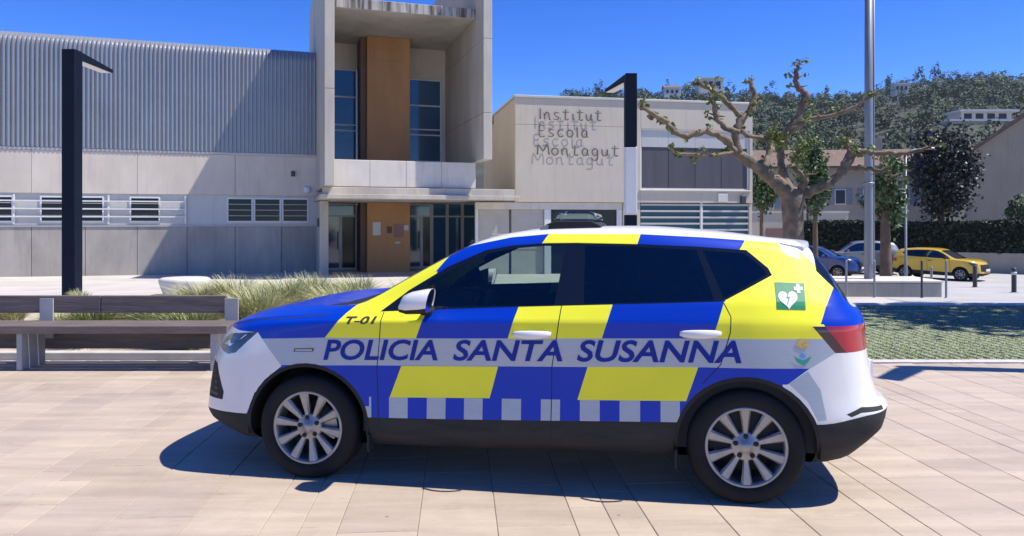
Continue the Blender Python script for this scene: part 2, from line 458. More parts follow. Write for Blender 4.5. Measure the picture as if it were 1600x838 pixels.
POLICE_LINES = [
 dict(nose=-.70, tail=3.30, z=[(-.8,.21),(3.4,.23)], w=[(-1,0),(4,0)]),
 dict(nose=-.80,tail=3.45, z=[(-.80,.27),(-.6,.225),(-.5,.215),(.42,.215),(2.27,.242),(3.05,.235),(3.2,.255),(3.42,.37)], w=[(-.7,.70),(-.4,.80),(.5,.81),(2.2,.81),(3.0,.80),(3.3,.72)]),
 dict(nose=-.91, tail=3.50, z=[(-.8,.315),(-.5,.285),(.42,.29),(2.27,.32),(3.05,.33),(3.45,.43)], w=[(-.7,.80),(-.4,.885),(.5,.885),(2.2,.885),(3.0,.885),(3.3,.83)]),
 dict(nose=-.92, tail=3.52, z=[(-.8,.375),(-.5,.39),(.42,.40),(2.27,.455),(3.05,.48),(3.3,.525),(3.5,.55)], w=[(-.7,.83),(-.4,.905),(.5,.895),(2.2,.9),(3.0,.915),(3.3,.86)]),
 dict(nose=-.90, tail=3.465,z=[(-.85,.55),(-.5,.56),(.42,.57),(2.27,.60),(3.05,.62),(3.4,.60)], w=[(-.7,.82),(-.4,.90),(0,.912),(.5,.895),(1.2,.885),(2.2,.9),(2.64,.92),(3.0,.905),(3.3,.84)]),
 dict(nose=-.875,tail=3.42, z=[(-.85,.70),(-.5,.75),(.42,.80),(2.27,.84),(3.0,.85),(3.4,.80)], w=[(-.7,.80),(-.4,.89),(0,.91),(.5,.905),(2.2,.91),(2.64,.92),(3.0,.89),(3.3,.83)]),
 dict(nose=-.845,tail=3.40,z=[(-.84,.80),(-.6,.855),(-.4,.915),(0,.955),(.42,.968),(2.27,1.003),(3.0,1.018),(3.3,1.018)], w=[(-.7,.74),(-.4,.865),(0,.905),(.5,.912),(2.2,.915),(2.64,.915),(3.0,.88),(3.3,.83)]),
 dict(nose=-.83, tail=3.395,z=[(-.83,.83),(-.6,.88),(-.4,.94),(0,.982),(.42,.995),(2.27,1.028),(3.0,1.042),(3.3,1.042)], w=[(-.7,.72),(-.4,.855),(0,.9),(.5,.912),(2.2,.915),(2.64,.912),(3.0,.872),(3.3,.82)]),
 dict(nose=-.80, tail=3.375,z=[(-.8,.875),(-.6,.935),(-.4,.982),(0,1.02),(.42,1.038),(.88,1.062),(1.67,1.10),(2.5,1.138),(2.8,1.148),(3.0,1.14),(3.3,1.09)], w=[(-.7,.69),(-.4,.80),(0,.845),(.42,.865),(1.2,.872),(2.2,.875),(2.64,.868),(3.0,.82),(3.3,.77)]),
 dict(nose=-.79, tail=3.34, z=[(-.8,.885),(-.6,.95),(-.4,1.0),(0,1.042),(.28,1.06),(.42,1.085),(.6,1.185),(.84,1.32),(1.04,1.415),(1.23,1.468),(1.52,1.50),(2.05,1.51),(2.44,1.49),(2.83,1.45),(2.98,1.41),(3.1,1.28),(3.2,1.18),(3.32,1.08)], w=[(-.7,.60),(-.4,.70),(0,.76),(.3,.805),(.42,.80),(.6,.765),(.84,.72),(1.04,.69),(1.23,.668),(1.5,.65),(2.05,.65),(2.83,.63),(3.0,.63),(3.2,.74),(3.3,.74)]),
 dict(nose=-.785,tail=3.34, z=[(-.8,.89),(-.6,.962),(-.4,1.018),(-.16,1.047),(.05,1.06),(.26,1.075),(.36,1.112),(.595,1.243),(.84,1.378),(1.036,1.472),(1.23,1.523),(1.52,1.553),(2.05,1.563),(2.44,1.54),(2.83,1.50),(3.0,1.478),(3.08,1.40),(3.2,1.25),(3.33,1.09)], w=[(-.7,.5),(-.4,.58),(0,.66),(.26,.735),(.36,.735),(.6,.70),(.84,.66),(1.04,.622),(1.23,.59),(1.5,.565),(2.05,.565),(2.83,.545),(3.0,.545),(3.12,.6),(3.3,.62)]),
 dict(nose=-.78, tail=3.345,z=[(-.8,.9),(-.6,.968),(-.4,1.02),(-.12,1.045),(.05,1.048),(.16,1.045),(.3,1.105),(.5,1.22),(.7,1.335),(.887,1.428),(1.146,1.518),(1.47,1.564),(2.05,1.575),(2.49,1.55),(2.91,1.50),(3.06,1.48),(3.13,1.40),(3.22,1.25),(3.34,1.09)], w=[(-1,.3),(.2,.38),(1.0,.32),(3.3,.3)]),
 dict(nose=-.778,tail=3.35, z=[(-.8,.9),(-.6,.968),(-.4,1.018),(-.12,1.042),(.04,1.045),(.12,1.04),(.3,1.115),(.5,1.227),(.7,1.34),(.887,1.432),(1.146,1.52),(1.47,1.566),(2.05,1.578),(2.49,1.552),(2.91,1.502),(3.08,1.48),(3.14,1.40),(3.23,1.25),(3.35,1.09)], w=[(-1,0),(4,0)]),
]
POLICE_NV = [2,2,2,5,6,5,2,4,10,3,4,6]
POLICE_CORNERS = {1,3,6,7,8,9}


# seams, glass and livery outlines, metres in the car's own frame (x from the front axle to the rear, z up)
CAR = {
'dlo': [(.461,1.048),(.653,1.059),(.897,1.073),(1.293,1.093),(1.677,1.11),(2.05,1.126),(2.512,1.147),(2.541,1.16),(2.807,1.294),(2.789,1.334),(2.675,1.436),(2.392,1.455),(2.05,1.469),(1.66,1.475),(1.461,1.472),(1.26,1.456),(1.099,1.427),(.859,1.322),(.625,1.178)],
'front_window': [(.764,1.081),(1.547,1.111),(1.598,1.455),(1.462,1.455),(1.274,1.438),(1.117,1.407),(.876,1.299),(.738,1.227)],
'rear_window': [(1.722,1.12),(2.47,1.152),(2.384,1.435),(2.05,1.452),(1.716,1.458)],
'quarter': [(2.524,1.166),(2.778,1.298),(2.76,1.334),(2.659,1.417),(2.421,1.433)],
'front_door': [(.488,1.045),(.476,.886),(.457,.707),(.463,.45),(.466,.262),(.642,.262),(1.528,.262),(1.536,.742),(1.567,.934),(1.59,1.099),(1.644,1.473)],
'rear_door': [(1.59,1.099),(1.567,.934),(1.536,.742),(1.528,.262),(2.256,.272),(2.274,.455),(2.324,.597),(2.408,.693),(2.499,.796),(2.552,.978),(2.557,1.066),(2.522,1.139),(2.4,1.461)],
'headlight': [(-.73,.774),(-.70,.822),(-.60,.875),(-.34,.908),(-.508,.766),(-.582,.75)],
'tail_light': [(3.0,1.018),(3.11,1.020),(3.6,1.02),(3.6,.862),(3.221,.865),(3.125,.87)],
'front_white': [(-.345,.904),(-.167,.7),(-.255,.632),(-.352,.515),(-.414,.374)],
'rear_white': [(3.125,.87),(2.972,.778),(2.867,.699)],
'rear_silver': [(2.867,.699),(2.972,.771),(3.04,.667),(3.071,.503),(3.023,.495),(2.97,.602)],
'rear_reflector': [(3.179,.533),(3.267,.569),(3.408,.561),(3.409,.544),(3.264,.539),(3.207,.518)],
'corner_grille': [(-.90,.70),(-.70,.675),(-.598,.509),(-.607,.458),(-.90,.44)],
'band': [(-.603,.851),(.122,.886),(.908,.901),(1.68,.922),(2.408,.941),(3.08,.950)],
'band2': [(-.256,.704),(.338,.72),(.905,.733),(1.679,.753),(2.408,.777),(3.0,.785)],
'checktop': [(.39,.527),(.903,.537),(1.678,.557),(2.33,.577)],
'y1': [(.122,.886),(.211,.997),(.26,1.06),(.30,1.12)],
'y1r': [(.708,.898),(.772,1.07)],
'b1r': [(1.273,.907),(1.332,1.094)], 'y2r': [(1.829,.922),(1.891,1.118)], 'b2r': [(2.454,.943),(2.522,1.142)],
'y3r': [(3.046,1.03),(3.088,1.121),(3.20,1.29)],
'lowy1': [(.612,.724),(1.213,.739),(1.159,.545),(.536,.528)],
'lowy2': [(1.747,.755),(2.376,.776),(2.309,.578),(1.686,.557)],
'rooftop': [(.80,1.345),(.841,1.368),(1.026,1.461),(1.251,1.507),(1.494,1.529),(2.051,1.529),(2.434,1.51),(2.68,1.492),(2.867,1.477),(2.96,1.470)],
'r1': [(.789,1.301),(.845,1.376)], 'r2': [(1.449,1.472),(1.486,1.529)], 'r3': [(2.035,1.471),(2.054,1.531)], 'r4': [(2.634,1.436),(2.676,1.494)],
'spoiler': [(2.862,1.482),(2.915,1.385)],
}
CHECKS = [.418,.532,.65,.771,.888,1.003,1.117,1.234,1.351,1.47,1.584,1.701,1.817,1.932,2.05,2.166,2.274]
def inpoly(x, z, P):
    r = False; n = len(P); j = n-1
    for i in range(n):
        xi, zi = P[i]; xj, zj = P[j]
        if (zi > z) != (zj > z) and x < (xj-xi)*(z-zi)/(zj-zi)+xi: r = not r
        j = i
    return r
def zline(P, x):
    if x <= P[0][0]: return P[0][1]
    for i in range(len(P)-1):
        if x <= P[i+1][0]:
            a, b = P[i], P[i+1]; return a[1]+(b[1]-a[1])*(x-a[0])/(b[0]-a[0])
    return P[-1][1]
def xline(P, z):
    """x of a steep line at height z (ends extended)"""
    Q = sorted(P, key=lambda p: p[1])
    i = 0
    while i < len(Q)-2 and z > Q[i+1][1]: i += 1
    a, b = Q[i], Q[i+1]
    return a[0]+(b[0]-a[0])*(z-a[1])/(b[1]-a[1]+1e-9)
def segdist(x, z, P):
    best = 9
    for i in range(len(P)-1):
        ax, az = P[i]; bx, bz = P[i+1]; dx, dz = bx-ax, bz-az
        t = min(1, max(0, ((x-ax)*dx+(z-az)*dz)/(dx*dx+dz*dz+1e-12)))
        best = min(best, math.hypot(x-ax-t*dx, z-az-t*dz))
    return best
def offset_line(P, d):
    out = []
    for i, p in enumerate(P):
        a = P[max(0, i-1)]; b = P[min(len(P)-1, i+1)]
        l = math.hypot(b[0]-a[0], b[1]-a[1]); out.append((p[0]-(b[1]-a[1])/l*d, p[1]+(b[0]-a[0])/l*d))
    return out
def circle(cx, cz, r, n=40): return [(cx+r*math.cos(2*math.pi*k/n), cz+r*math.sin(2*math.pi*k/n)) for k in range(n+1)]

def half_body(lines, nu, ncap, nv, corners, caps):
    rows, vl = loft_half(lines, nu, ncap, caps[0], caps[1], caps[2], caps[3], nv, corners)
    bm = bmesh.new(); lay = bm.faces.layers.int.new('line')
    G = [[bm.verts.new(p) for p in r] for r in rows]
    for i in range(len(G)-1):
        for k in range(len(G[0])-1):
            vs = [G[i][k], G[i+1][k], G[i+1][k+1], G[i][k+1]]
            try:
                f = bm.faces.new(vs); f[lay] = vl[k]; f.smooth = True
            except ValueError: pass
    bmesh.ops.remove_doubles(bm, verts=bm.verts, dist=1e-5)
    return bm
def cut(bm, P, jmin=0, jmax=99, ymax=None):
    lay = bm.faces.layers.int['line']
    for i in range(len(P)-1):
        (x0, z0), (x1, z1) = P[i], P[i+1]
        lo = (min(x0, x1)-.002, min(z0, z1)-.002); hi = (max(x0, x1)+.002, max(z0, z1)+.002)
        fs = []
        for f in bm.faces:
            if not (jmin <= f[lay] <= jmax): continue
            xs = [v.co.x for v in f.verts]
            if max(xs) < lo[0] or min(xs) > hi[0]: continue
            zs = [v.co.z for v in f.verts]
            if max(zs) < lo[1] or min(zs) > hi[1]: continue
            if ymax is not None and max(v.co.y for v in f.verts) > ymax: continue
            fs.append(f)
        if not fs: continue
        g = list({e for f in fs for e in f.edges})+list({v for f in fs for v in f.verts})+fs
        no = Vector((z1-z0, 0, -(x1-x0)))
        if no.length < 1e-9: continue
        bmesh.ops.bisect_plane(bm, geom=g, plane_co=(x0, 0, z0), plane_no=no.normalized(), dist=2e-5)

def emit_parts(bm, classify, root, names, two_sided):
    """split the cut half body into part objects; mirrored parts become objects of their own on the far side"""
    lay = bm.faces.layers.int['line']
    bm.normal_update()
    nrm = {}
    for v in bm.verts:
        n = v.normal.copy()
        if v.co.y > -1e-4: n.y = 0
        n.normalize(); nrm[v.index] = n
    parts = {}
    for f in bm.faces:
        c = f.calc_center_median()
        r = classify(c.x, c.y, c.z, f[lay], f.normal)
        if r is None: continue
        parts.setdefault(r[0], []).append((f, r[1]))
    made = {}
    for pn, fl in parts.items():
        sides = [(1,), (-1,)] if pn in two_sided else [(1, -1)]
        for sd in sides:
            vs = []; ns = []; fs = []; mi = []; mats = []
            for s in sd:
                idx = {}
                for f, m in fl:
                    if m not in mats: mats.append(m)
                    q = []
                    for v in f.verts:
                        key = v.index
                        if key not in idx:
                            idx[key] = len(vs); vs.append((v.co.x, v.co.y*s, v.co.z))
                            n = nrm[v.index]; ns.append((n.x, n.y*s, n.z))
                        q.append(idx[key])
                    if len(set(q)) < 3: continue
                    fs.append(q if s == 1 else q[::-1]); mi.append(mats.index(m))
            me = bpy.data.meshes.new(names.get(pn, pn)); me.from_pydata(vs, [], fs)
            for m in mats: me.materials.append(MATS[m])
            me.polygons.foreach_set('material_index', mi)
            me.polygons.foreach_set('use_smooth', [True]*len(fs))
            me.update()
            try: me.normals_split_custom_set_from_vertices(ns)
            except Exception as e: print('normals', e)
            made.setdefault(pn, []).append(mesh_obj(names.get(pn, pn), me, root))
    return made

def make_wheel(parent, x, y, z, r, rr, w, side, spokes=10, detail=True, rot=0.0):
    """tyre with tread shoulders, alloy rim with spokes, hub, bolts, brake disc; 'side' -1 faces the y<0 side"""
    e = bpy.data.objects.new('wheel', None); COL.objects.link(e); e.parent = parent; e.location = (x, y, z); e.empty_display_size = .1
    s = side
    t = MB()
    prof = [(rr-.005,-.02),(rr+.004,.004),(rr+.02,.012),(r-.06,.016),(r-.022,.008),(r-.006,-.012),(r,-.035),(r,-w+.035),(r-.006,-w+.012),(r-.06,-w-.01),(rr,-w+.01)]
    t.lathe([(a, s*b) for a, b in prof], 64 if detail else 24, 'y')
    if detail:
        for k in range(64):
            a = 2*math.pi*k/64
            c, q = math.cos(a), math.sin(a); c2, q2 = math.cos(a+.05), math.sin(a+.05)
            vs = []
            for (cc, qq) in ((c, q), (c2, q2)):
                for rad, h in ((r-.004,-.016),(r+.0035,-.036),(r+.0035,-.075)): vs.append((cc*rad, s*h, qq*rad))
            t.add(vs, [(0,1,4,3),(1,2,5,4)])
    t.build('tyre', 'tyre', e)
    m = MB()
    R = rr
    m.lathe([(a, s*b) for a, b in [(R,-.03),(R+.004,.002),(R-.004,.008),(R-.014,.004),(R-.018,-.03),(R-.02,-.15)]], 64 if detail else 24, 'y')
    m.lathe([(a, s*b) for a, b in [(.082,-.06),(.082,-.022),(.072,-.015),(.036,-.013),(.034,-.008),(.0001,-.006)]], 24, 'y')
    for k in range(spokes):
        a = 2*math.pi*(k+.5)/spokes+rot
        u = Vector((math.cos(a), 0, math.sin(a))); v = Vector((-math.sin(a), 0, math.cos(a)))
        prof = [(.060,.017,-.016),(.09,.017,-.016),(.15,.024,-.006),(R-.012,.033,.002)]
        vs = []
        for rad, hw, h in prof:
            for sg, dh, kk in ((-1,-.012,1.0),(-.62,0,1),(.62,0,1),(1,-.012,1)):
                p = u*rad+v*(hw*sg); vs.append((p.x, s*(h+dh), p.z))
            for sg in (1, -1):
                p = u*rad+v*(hw*sg*.8); vs.append((p.x, s*(h-.04), p.z))
        fs = []
        for i in range(len(prof)-1):
            for q in range(6): fs.append((i*6+q, i*6+(q+1) % 6, (i+1)*6+(q+1) % 6, (i+1)*6+q))
        m.add(vs, fs)
    m.build('rim', 'alloy', e)
    if detail:
        for k in range(5):
            a = 2*math.pi*k/5+rot+.3
            MB().lathe([(.0145,s*-.02),(.0145,s*-.010),(.0001,s*-.0105)], 10, 'y', (math.cos(a)*.060, 0, math.sin(a)*.060)).build('wheel_bolt', 'gap', e)
        MB().lathe([(.027,s*-.008),(.024,s*-.004),(.0001,s*-.003)], 20, 'y').build('hub_cap', 'alloy', e)
    d = MB()
    d.lathe([(.0001,s*-.075),(.155,s*-.075),(.158,s*-.09),(.0001,s*-.09)], 32, 'y')
    d.build('brake_disc', 'brake', e)
    MB().lathe([(.0001,s*-.13),(R-.012,s*-.13)], 32, 'y').build('wheel_back', 'gap', e)
    if detail:
        c = MB(); a0 = -.5 if x < 1 else 2.6
        pts = []
        for k in range(7):
            a = a0+k*.16
            for rad in (.085, .172):
                pts.append((math.cos(a)*rad, s*-.055, math.sin(a)*rad)); pts.append((math.cos(a)*rad, s*-.11, math.sin(a)*rad))
        fs = []
        for k in range(6):
            b = k*4; fs += [(b,b+2,b+6,b+4),(b+2,b+3,b+7,b+6),(b,b+1,b+5,b+4)]
        fs += [(0,1,3,2),(24,25,27,26)]
        c.add(pts, fs).build('brake_caliper', 'alloy', e)
    return e

def wheel_well(root, wx, wz, r, depth, yo):
    for s in (-1, 1):
        m = MB(); n = 22; vs = []; fs = []
        for k in range(n+1):
            a = math.radians(-8)+math.radians(196)*k/n
            for y in (yo, yo-depth): vs.append((wx+r*math.cos(a), s*y, wz+r*math.sin(a)))
        for k in range(n): fs.append((2*k, 2*k+1, 2*k+3, 2*k+2))
        m.add(vs, fs, 0, True)
        cap = [(wx, s*(yo-depth), wz)]+[vs[2*k+1] for k in range(n+1)]
        m.add(cap, [tuple([0, k+1, k+2]) for k in range(n)])
        m.build('wheel_liner', 'gap', root, fix=False)

def surface_y(bvh, x, z):
    h = bvh.ray_cast(Vector((x, -3, z)), Vector((0, 1, 0)))
    return h[0].y if h[0] is not None else -.9
def decal(bvh, root, name, polys, matname, lift=.003, label=None):
    """flat print laid on the body side: filled outlines (x, z) following the surface"""
    bm = bmesh.new()
    for P in polys:
        vs = [bm.verts.new((x, 0, z)) for x, z in P]
        bm.faces.new(vs)
    xs = [v.co.x for v in bm.verts]; zs = [v.co.z for v in bm.verts]; st = .022
    for k in range(1, int((max(xs)-min(xs))/st)+1):
        bmesh.ops.bisect_plane(bm, geom=bm.verts[:]+bm.edges[:]+bm.faces[:], plane_co=(min(xs)+k*st, 0, 0), plane_no=(1, 0, 0), dist=1e-5)
    for k in range(1, int((max(zs)-min(zs))/st)+1):
        bmesh.ops.bisect_plane(bm, geom=bm.verts[:]+bm.edges[:]+bm.faces[:], plane_co=(0, 0, min(zs)+k*st), plane_no=(0, 0, 1), dist=1e-5)
    bmesh.ops.triangulate(bm, faces=bm.faces[:])
    for v in bm.verts: v.co.y = surface_y(bvh, v.co.x, v.co.z)-lift
    bmesh.ops.recalc_face_normals(bm, faces=bm.faces)
    for f in bm.faces:
        if f.normal.y > 0: f.normal_flip()
    me = bpy.data.meshes.new(name); bm.to_mesh(me); bm.free()
    me.materials.append(MATS[matname])
    o = mesh_obj(name, me, root)
    if label: o['label'] = label
    return o
def word(bvh, root, text, x0, x1, zb0, zb1, h, shear, matname, bold=.0, lift=.003, italic_x=0.0, spacing=1.0):
    """lettering fitted between x0 and x1 on a baseline from zb0 to zb1"""
    cu = bpy.data.curves.new('lettering', 'FONT'); cu.body = text; cu.shear = shear; cu.offset = bold; cu.resolution_u = 4; cu.space_character = spacing
    tmp = bpy.data.objects.new('lettering_tmp', cu); COL.objects.link(tmp)
    bpy.context.view_layer.update()
    dg = bpy.context.evaluated_depsgraph_get()
    me = bpy.data.meshes.new_from_object(tmp.evaluated_get(dg))
    bpy.data.objects.remove(tmp)
    bm = bmesh.new(); bm.from_mesh(me)
    xs = [v.co.x for v in bm.verts]; ys = [v.co.y for v in bm.verts]
    a, b, y0, y1 = min(xs), max(xs), min(ys), max(ys)
    # cut long letters so that they follow the curved panel
    for k in range(1, 4):
        g = bm.verts[:]+bm.edges[:]+bm.faces[:]
        bmesh.ops.bisect_plane(bm, geom=g, plane_co=(0, y0+(y1-y0)*k/4, 0), plane_no=(0, 1, 0), dist=1e-6)
    for v in bm.verts:
        t = (v.co.x-a)/(b-a); x = x0+(x1-x0)*t
        z = zb0+(zb1-zb0)*t+h*(v.co.y-y0)/(y1-y0)
        v.co = (x, surface_y(bvh, x, z)-lift, z)
    bmesh.ops.triangulate(bm, faces=bm.faces[:])
    bm.normal_update()
    for f in bm.faces:
        if f.normal.y > 0: f.normal_flip()
    bm.to_mesh(me); bm.free(); me.materials.clear(); me.materials.append(MATS[matname])
    return mesh_obj('lettering', me, root)

WHEELS = ((0.0, .318), (2.642, .326))
CAR_ANG = -.16778
def build_police_car():
    root = thing('police_car', (-1.1297, 5.5074, 0), 'police car in blue and yellow block livery with silver side band, parked on the pavers', 'car', CAR_ANG)
    bm = half_body(POLICE_LINES, 70, 14, POLICE_NV, POLICE_CORNERS, (.44, 2.9, .36, 3.2))
    bvh = BVHTree.FromBMesh(bm)
    C = CAR
    close = lambda P: P+[P[0]]
    for k in ('dlo', 'front_window', 'rear_window', 'quarter'): cut(bm, close(C[k]), 7, 9)
    for k in ('headlight', 'rear_silver', 'rear_reflector', 'corner_grille'): cut(bm, close(C[k]), 2, 8, -.02)
    cut(bm, C['tail_light'][2:4][::-1]+[], 3, 7)
    cut(bm, [C['tail_light'][0], (3.6, 1.02)], 3, 8); cut(bm, [C['tail_light'][5], (3.6, .868)], 3, 8); cut(bm, [C['tail_light'][0], C['tail_light'][5]], 3, 8)
    cut(bm, [(-.95, .904), (-.33, .904)], 5, 8)
    cut(bm, [(3.07, 1.02), (3.192, .868)], 3, 8)
    for k in ('front_white', 'rear_white', 'band', 'band2', 'checktop'): cut(bm, C[k], 3, 8)
    for k in ('lowy1', 'lowy2'): cut(bm, close(C[k]), 3, 6)
    for k in ('y1', 'y1r', 'b1r', 'y2r', 'b2r', 'y3r'): cut(bm, C[k], 4, 9)
    for k in ('rooftop', 'r1', 'r2', 'r3', 'r4', 'spoiler'): cut(bm, C[k], 8, 11)
    for x in CHECKS: cut(bm, [(x, .39), (x, .60)], 3, 4)
    fgap = C['front_door'][:4]+[(.466, .262)]; bgap = [(1.528, .262)]+C['front_door'][7:10]
    rgap = C['rear_door'][7:12]; sgap = [(.48, .262), (1.528, .262), (2.256, .272)]
    hgap = [(-.60, .93), (-.4, .972), (0, 1.012), (.14, 1.026)]
    gaps = [fgap, bgap, rgap, sgap]
    for g in gaps:
        cut(bm, offset_line(g, .003), 1, 8); cut(bm, offset_line(g, -.003), 1, 8)
    cut(bm, offset_line(hgap, .003), 7, 9); cut(bm, offset_line(hgap, -.003), 7, 9)
    for wx, wz in WHEELS:
        cut(bm, circle(wx, wz, .382), 1, 6, -.3); cut(bm, circle(wx, wz, .406), 1, 6, -.3)
    cut(bm, [(.2, .9), (.2, 1.3)], 10, 11); cut(bm, [(.05, .9), (.05, 1.3)], 10, 11); cut(bm, [(.97, 1.3), (.97, 1.6)], 10, 11); cut(bm, [(3.07, 1.2), (3.07, 1.6)], 9, 11)
    cut(bm, [(3.0, 1.13), (3.5, 1.13)], 8, 11)
    bmesh.ops.remove_doubles(bm, verts=bm.verts, dist=2e-5)
    bm.verts.index_update()

    def livery(x, z, j):
        """printed colour of the upper and lower side"""
        if j >= 9 or (j == 8 and z > zline(C['dlo'][0:7], x)+.004):
            # pillar and roof-edge stripe
            if x > xline(C['y3r'], z): return 'decal_blue'
            if x > 2.6 and z < 1.40: return 'decal_yellow'
            if x < xline(C['r1'], z): return 'decal_yellow'
            if x < xline(C['r2'], z): return 'decal_blue'
            if x < xline(C['r3'], z): return 'decal_yellow'
            if x < xline(C['r4'], z): return 'decal_blue'
            if x < xline(C['spoiler'], z) or z < 1.40: return 'decal_yellow'
            return 'paint_white'
        zb = zline(C['band'], x); zb2 = zline(C['band2'], x)
        if z > zb:
            if x < xline(C['y1'], z): return 'decal_blue'
            if x < xline(C['y1r'], z): return 'decal_yellow'
            if x < xline(C['b1r'], z): return 'decal_blue'
            if x < xline(C['y2r'], z): return 'decal_yellow'
            if x < xline(C['b2r'], z): return 'decal_blue'
            if x < xline(C['y3r'], z) or (z < 1.03 and x < 3.06): return 'decal_yellow'
            return 'decal_blue'
        if z > zb2: return 'decal_silver'
        if inpoly(x, z, C['lowy1']) or inpoly(x, z, C['lowy2']): return 'decal_yellow'
        if .39 < x < 2.35 and z < zline(C['checktop'], x):
            n = sum(1 for c in CHECKS if x > c)
            return 'decal_silver' if n % 2 == 0 else 'decal_blue'
        return 'decal_blue'
    FW = C['front_white']
    def classify(x, y, z, j, n):
        near_side = y < -.3
        if j == 0: return ('underbody', 'gap')
        for wx, wz in WHEELS:
            d = math.hypot(x-wx, z-wz)
            if d < .382 and y < -.5 and j <= 6: return None
            if d < .406 and y < -.5 and j <= 6: return ('wheel_arch_trim@%d' % (x > 1), 'plastic_black')
        if j < 3:
            if x < -.3: return ('front_lip', 'plastic_dusty')
            if x > 3.0: return ('rear_valance', 'plastic_dusty')
            if segdist(x, z, bgap) < .003 or segdist(x, z, sgap) < .003 or segdist(x, z, fgap) < .003: return ('body_shell', 'gap')
            return ('sill_trim', 'plastic_dusty')
        if inpoly(x, z, C['headlight']) and near_side and x < -.33 and 3 < j < 9: return ('headlight', 'lamp_lens')
        if 3 <= j <= 8 and .868 < z < 1.02 and x > xline([C['tail_light'][0], C['tail_light'][5]], z) and y < -.42:
            return ('tail_light', 'lamp_red' if x > 3.07+(1.02-z)*.8 else 'lamp_dark')
        if near_side and inpoly(x, z, C['corner_grille']) and x < -.55 and j >= 3 and y < -.55: return ('air_intake', 'gap')
        if x < -.55 and y > -.50 and .50 < z < .79: return ('grille', 'plastic_black')
        fx = xline(FW, z) if z < .904 else -.345
        if x < fx and j <= 7 and z < .904 and x < -.1: return ('front_bumper', 'paint_white')
        if x > xline(C['rear_white'], z) and x > 2.8 and z < .868 and j <= 6:
            if inpoly(x, z, C['rear_silver']): return ('rear_bumper', 'decal_silver')
            if inpoly(x, z, C['rear_reflector']): return ('rear_bumper', 'plastic_dusty')
            return ('rear_bumper', 'paint_white')
        if 7 <= j <= 9 and y < -.4 and inpoly(x, z, C['dlo']):
            if inpoly(x, z, C['front_window']): return ('front_window', 'glass_clear')
            if inpoly(x, z, C['rear_window']): return ('rear_side_window', 'glass_tint')
            if inpoly(x, z, C['quarter']): return ('quarter_window', 'glass_tint')
            return ('window_frame', 'gloss_black')
        if j >= 10 and .2 < x < .97: return ('windscreen', 'glass_clear')
        if j >= 10 and .05 < x <= .2: return ('cowl', 'plastic_black')
        if j >= 9 and x > 3.07 and 1.13 < z: return ('rear_window', 'glass_tint') if j >= 10 else ('rear_pillar_trim', 'gloss_black')
        if j >= 10 and x >= .97: return ('roof', 'paint_white')
        if (j >= 9 and x <= .3) or (j == 8 and x < .3 and z > zline(hgap, x)): 
            if segdist(x, z, hgap) < .003 and j <= 9: return ('body_shell', 'gap')
            if x > xline(C['y1'], z): return ('body_shell', 'decal_yellow')
            return ('bonnet', 'decal_blue')
        if j >= 9 and x > 1.0 and z > zline(C['rooftop'], x) and x < 3.07: return ('roof', 'paint_white')
        if x > 3.25 and z > .868 and y > -.42: return ('tailgate', 'paint_white')
        for g in (fgap, bgap, rgap):
            if segdist(x, z, g) < .003 and j < 9: return ('body_shell', 'gap')
        if segdist(x, z, hgap) < .003 and j >= 7: return ('body_shell', 'gap')
        m = livery(x, z, j)
        if j <= 8 and inpoly(x, z, C['front_door']): return ('front_door', m)
        if j <= 8 and inpoly(x, z, C['rear_door']): return ('rear_door', m)
        return ('body_shell', m)
    two = {'front_door','rear_door','headlight','tail_light','front_window','rear_side_window','quarter_window','window_frame','sill_trim','air_intake','rear_pillar_trim','wheel_arch_trim@0','wheel_arch_trim@1'}
    made = emit_parts(bm, classify, root, {'wheel_arch_trim@0': 'wheel_arch_trim', 'wheel_arch_trim@1': 'wheel_arch_trim'}, two)
    bm.free()
    for wx, wz in WHEELS:
        wheel_well(root, wx, wz, .40, .34, .895)
        for s in (-1, 1):
            make_wheel(root, wx, s*.892, wz, .327, .226, .205, s, rot=.16 if wx < 1 else .02)
    # lettering and marks on the side
    word(bvh, root, 'POLICIA', .112, .842, .746, .764, .128, .22, 'decal_text', .022)
    word(bvh, root, 'SANTA', .938, 1.60, .766, .782, .128, .22, 'decal_text', .022)
    word(bvh, root, 'SUSANNA', 1.685, 2.612, .784, .806, .129, .22, 'decal_text', .022)
    word(bvh, root, 'T-01', .252, .456, .972, .978, .046, .22, 'decal_dark', .03, .004)
    gx0, gx1, gz0, gz1 = 2.812, 2.976, 1.111, 1.256
    decal(bvh, root, 'defibrillator_sign', [[(gx0,gz0),(gx0+.16,gz0-.004),(gx1+.008,gz1-.006),(gx0+.004,gz1)]], 'decal_green', .003, 'green square with white heart, bolt and cross')
    hx, hz_ = 2.880, 1.166
    heart = []
    for k in range(28):
        t = 2*math.pi*k/28
        heart.append((hx+.0034*16*math.sin(t)**3, hz_+.0034*(13*math.cos(t)-5*math.cos(2*t)-2*math.cos(3*t)-math.cos(4*t))))
    decal(bvh, root, 'heart_mark', [heart], 'decal_white', .0055)
    bolt = [(hx+.012,hz_+.042),(hx-.012,hz_+.004),(hx+.002,hz_+.004),(hx-.010,hz_-.034),(hx+.014,hz_+.012),(hx+.0,hz_+.012)]
    decal(bvh, root, 'bolt_mark', [bolt], 'decal_green', .0075)
    cx, cz, a, b = 2.945, 1.222, .009, .025
    decal(bvh, root, 'cross_mark', [[(cx-a,cz-b),(cx+a,cz-b),(cx+a,cz-a),(cx+b,cz-a),(cx+b,cz+a),(cx+a,cz+a),(cx+a,cz+b),(cx-a,cz+b),(cx-a,cz+a),(cx-b,cz+a),(cx-b,cz-a),(cx-a,cz-a)]], 'decal_white', .0055)
    crest = []
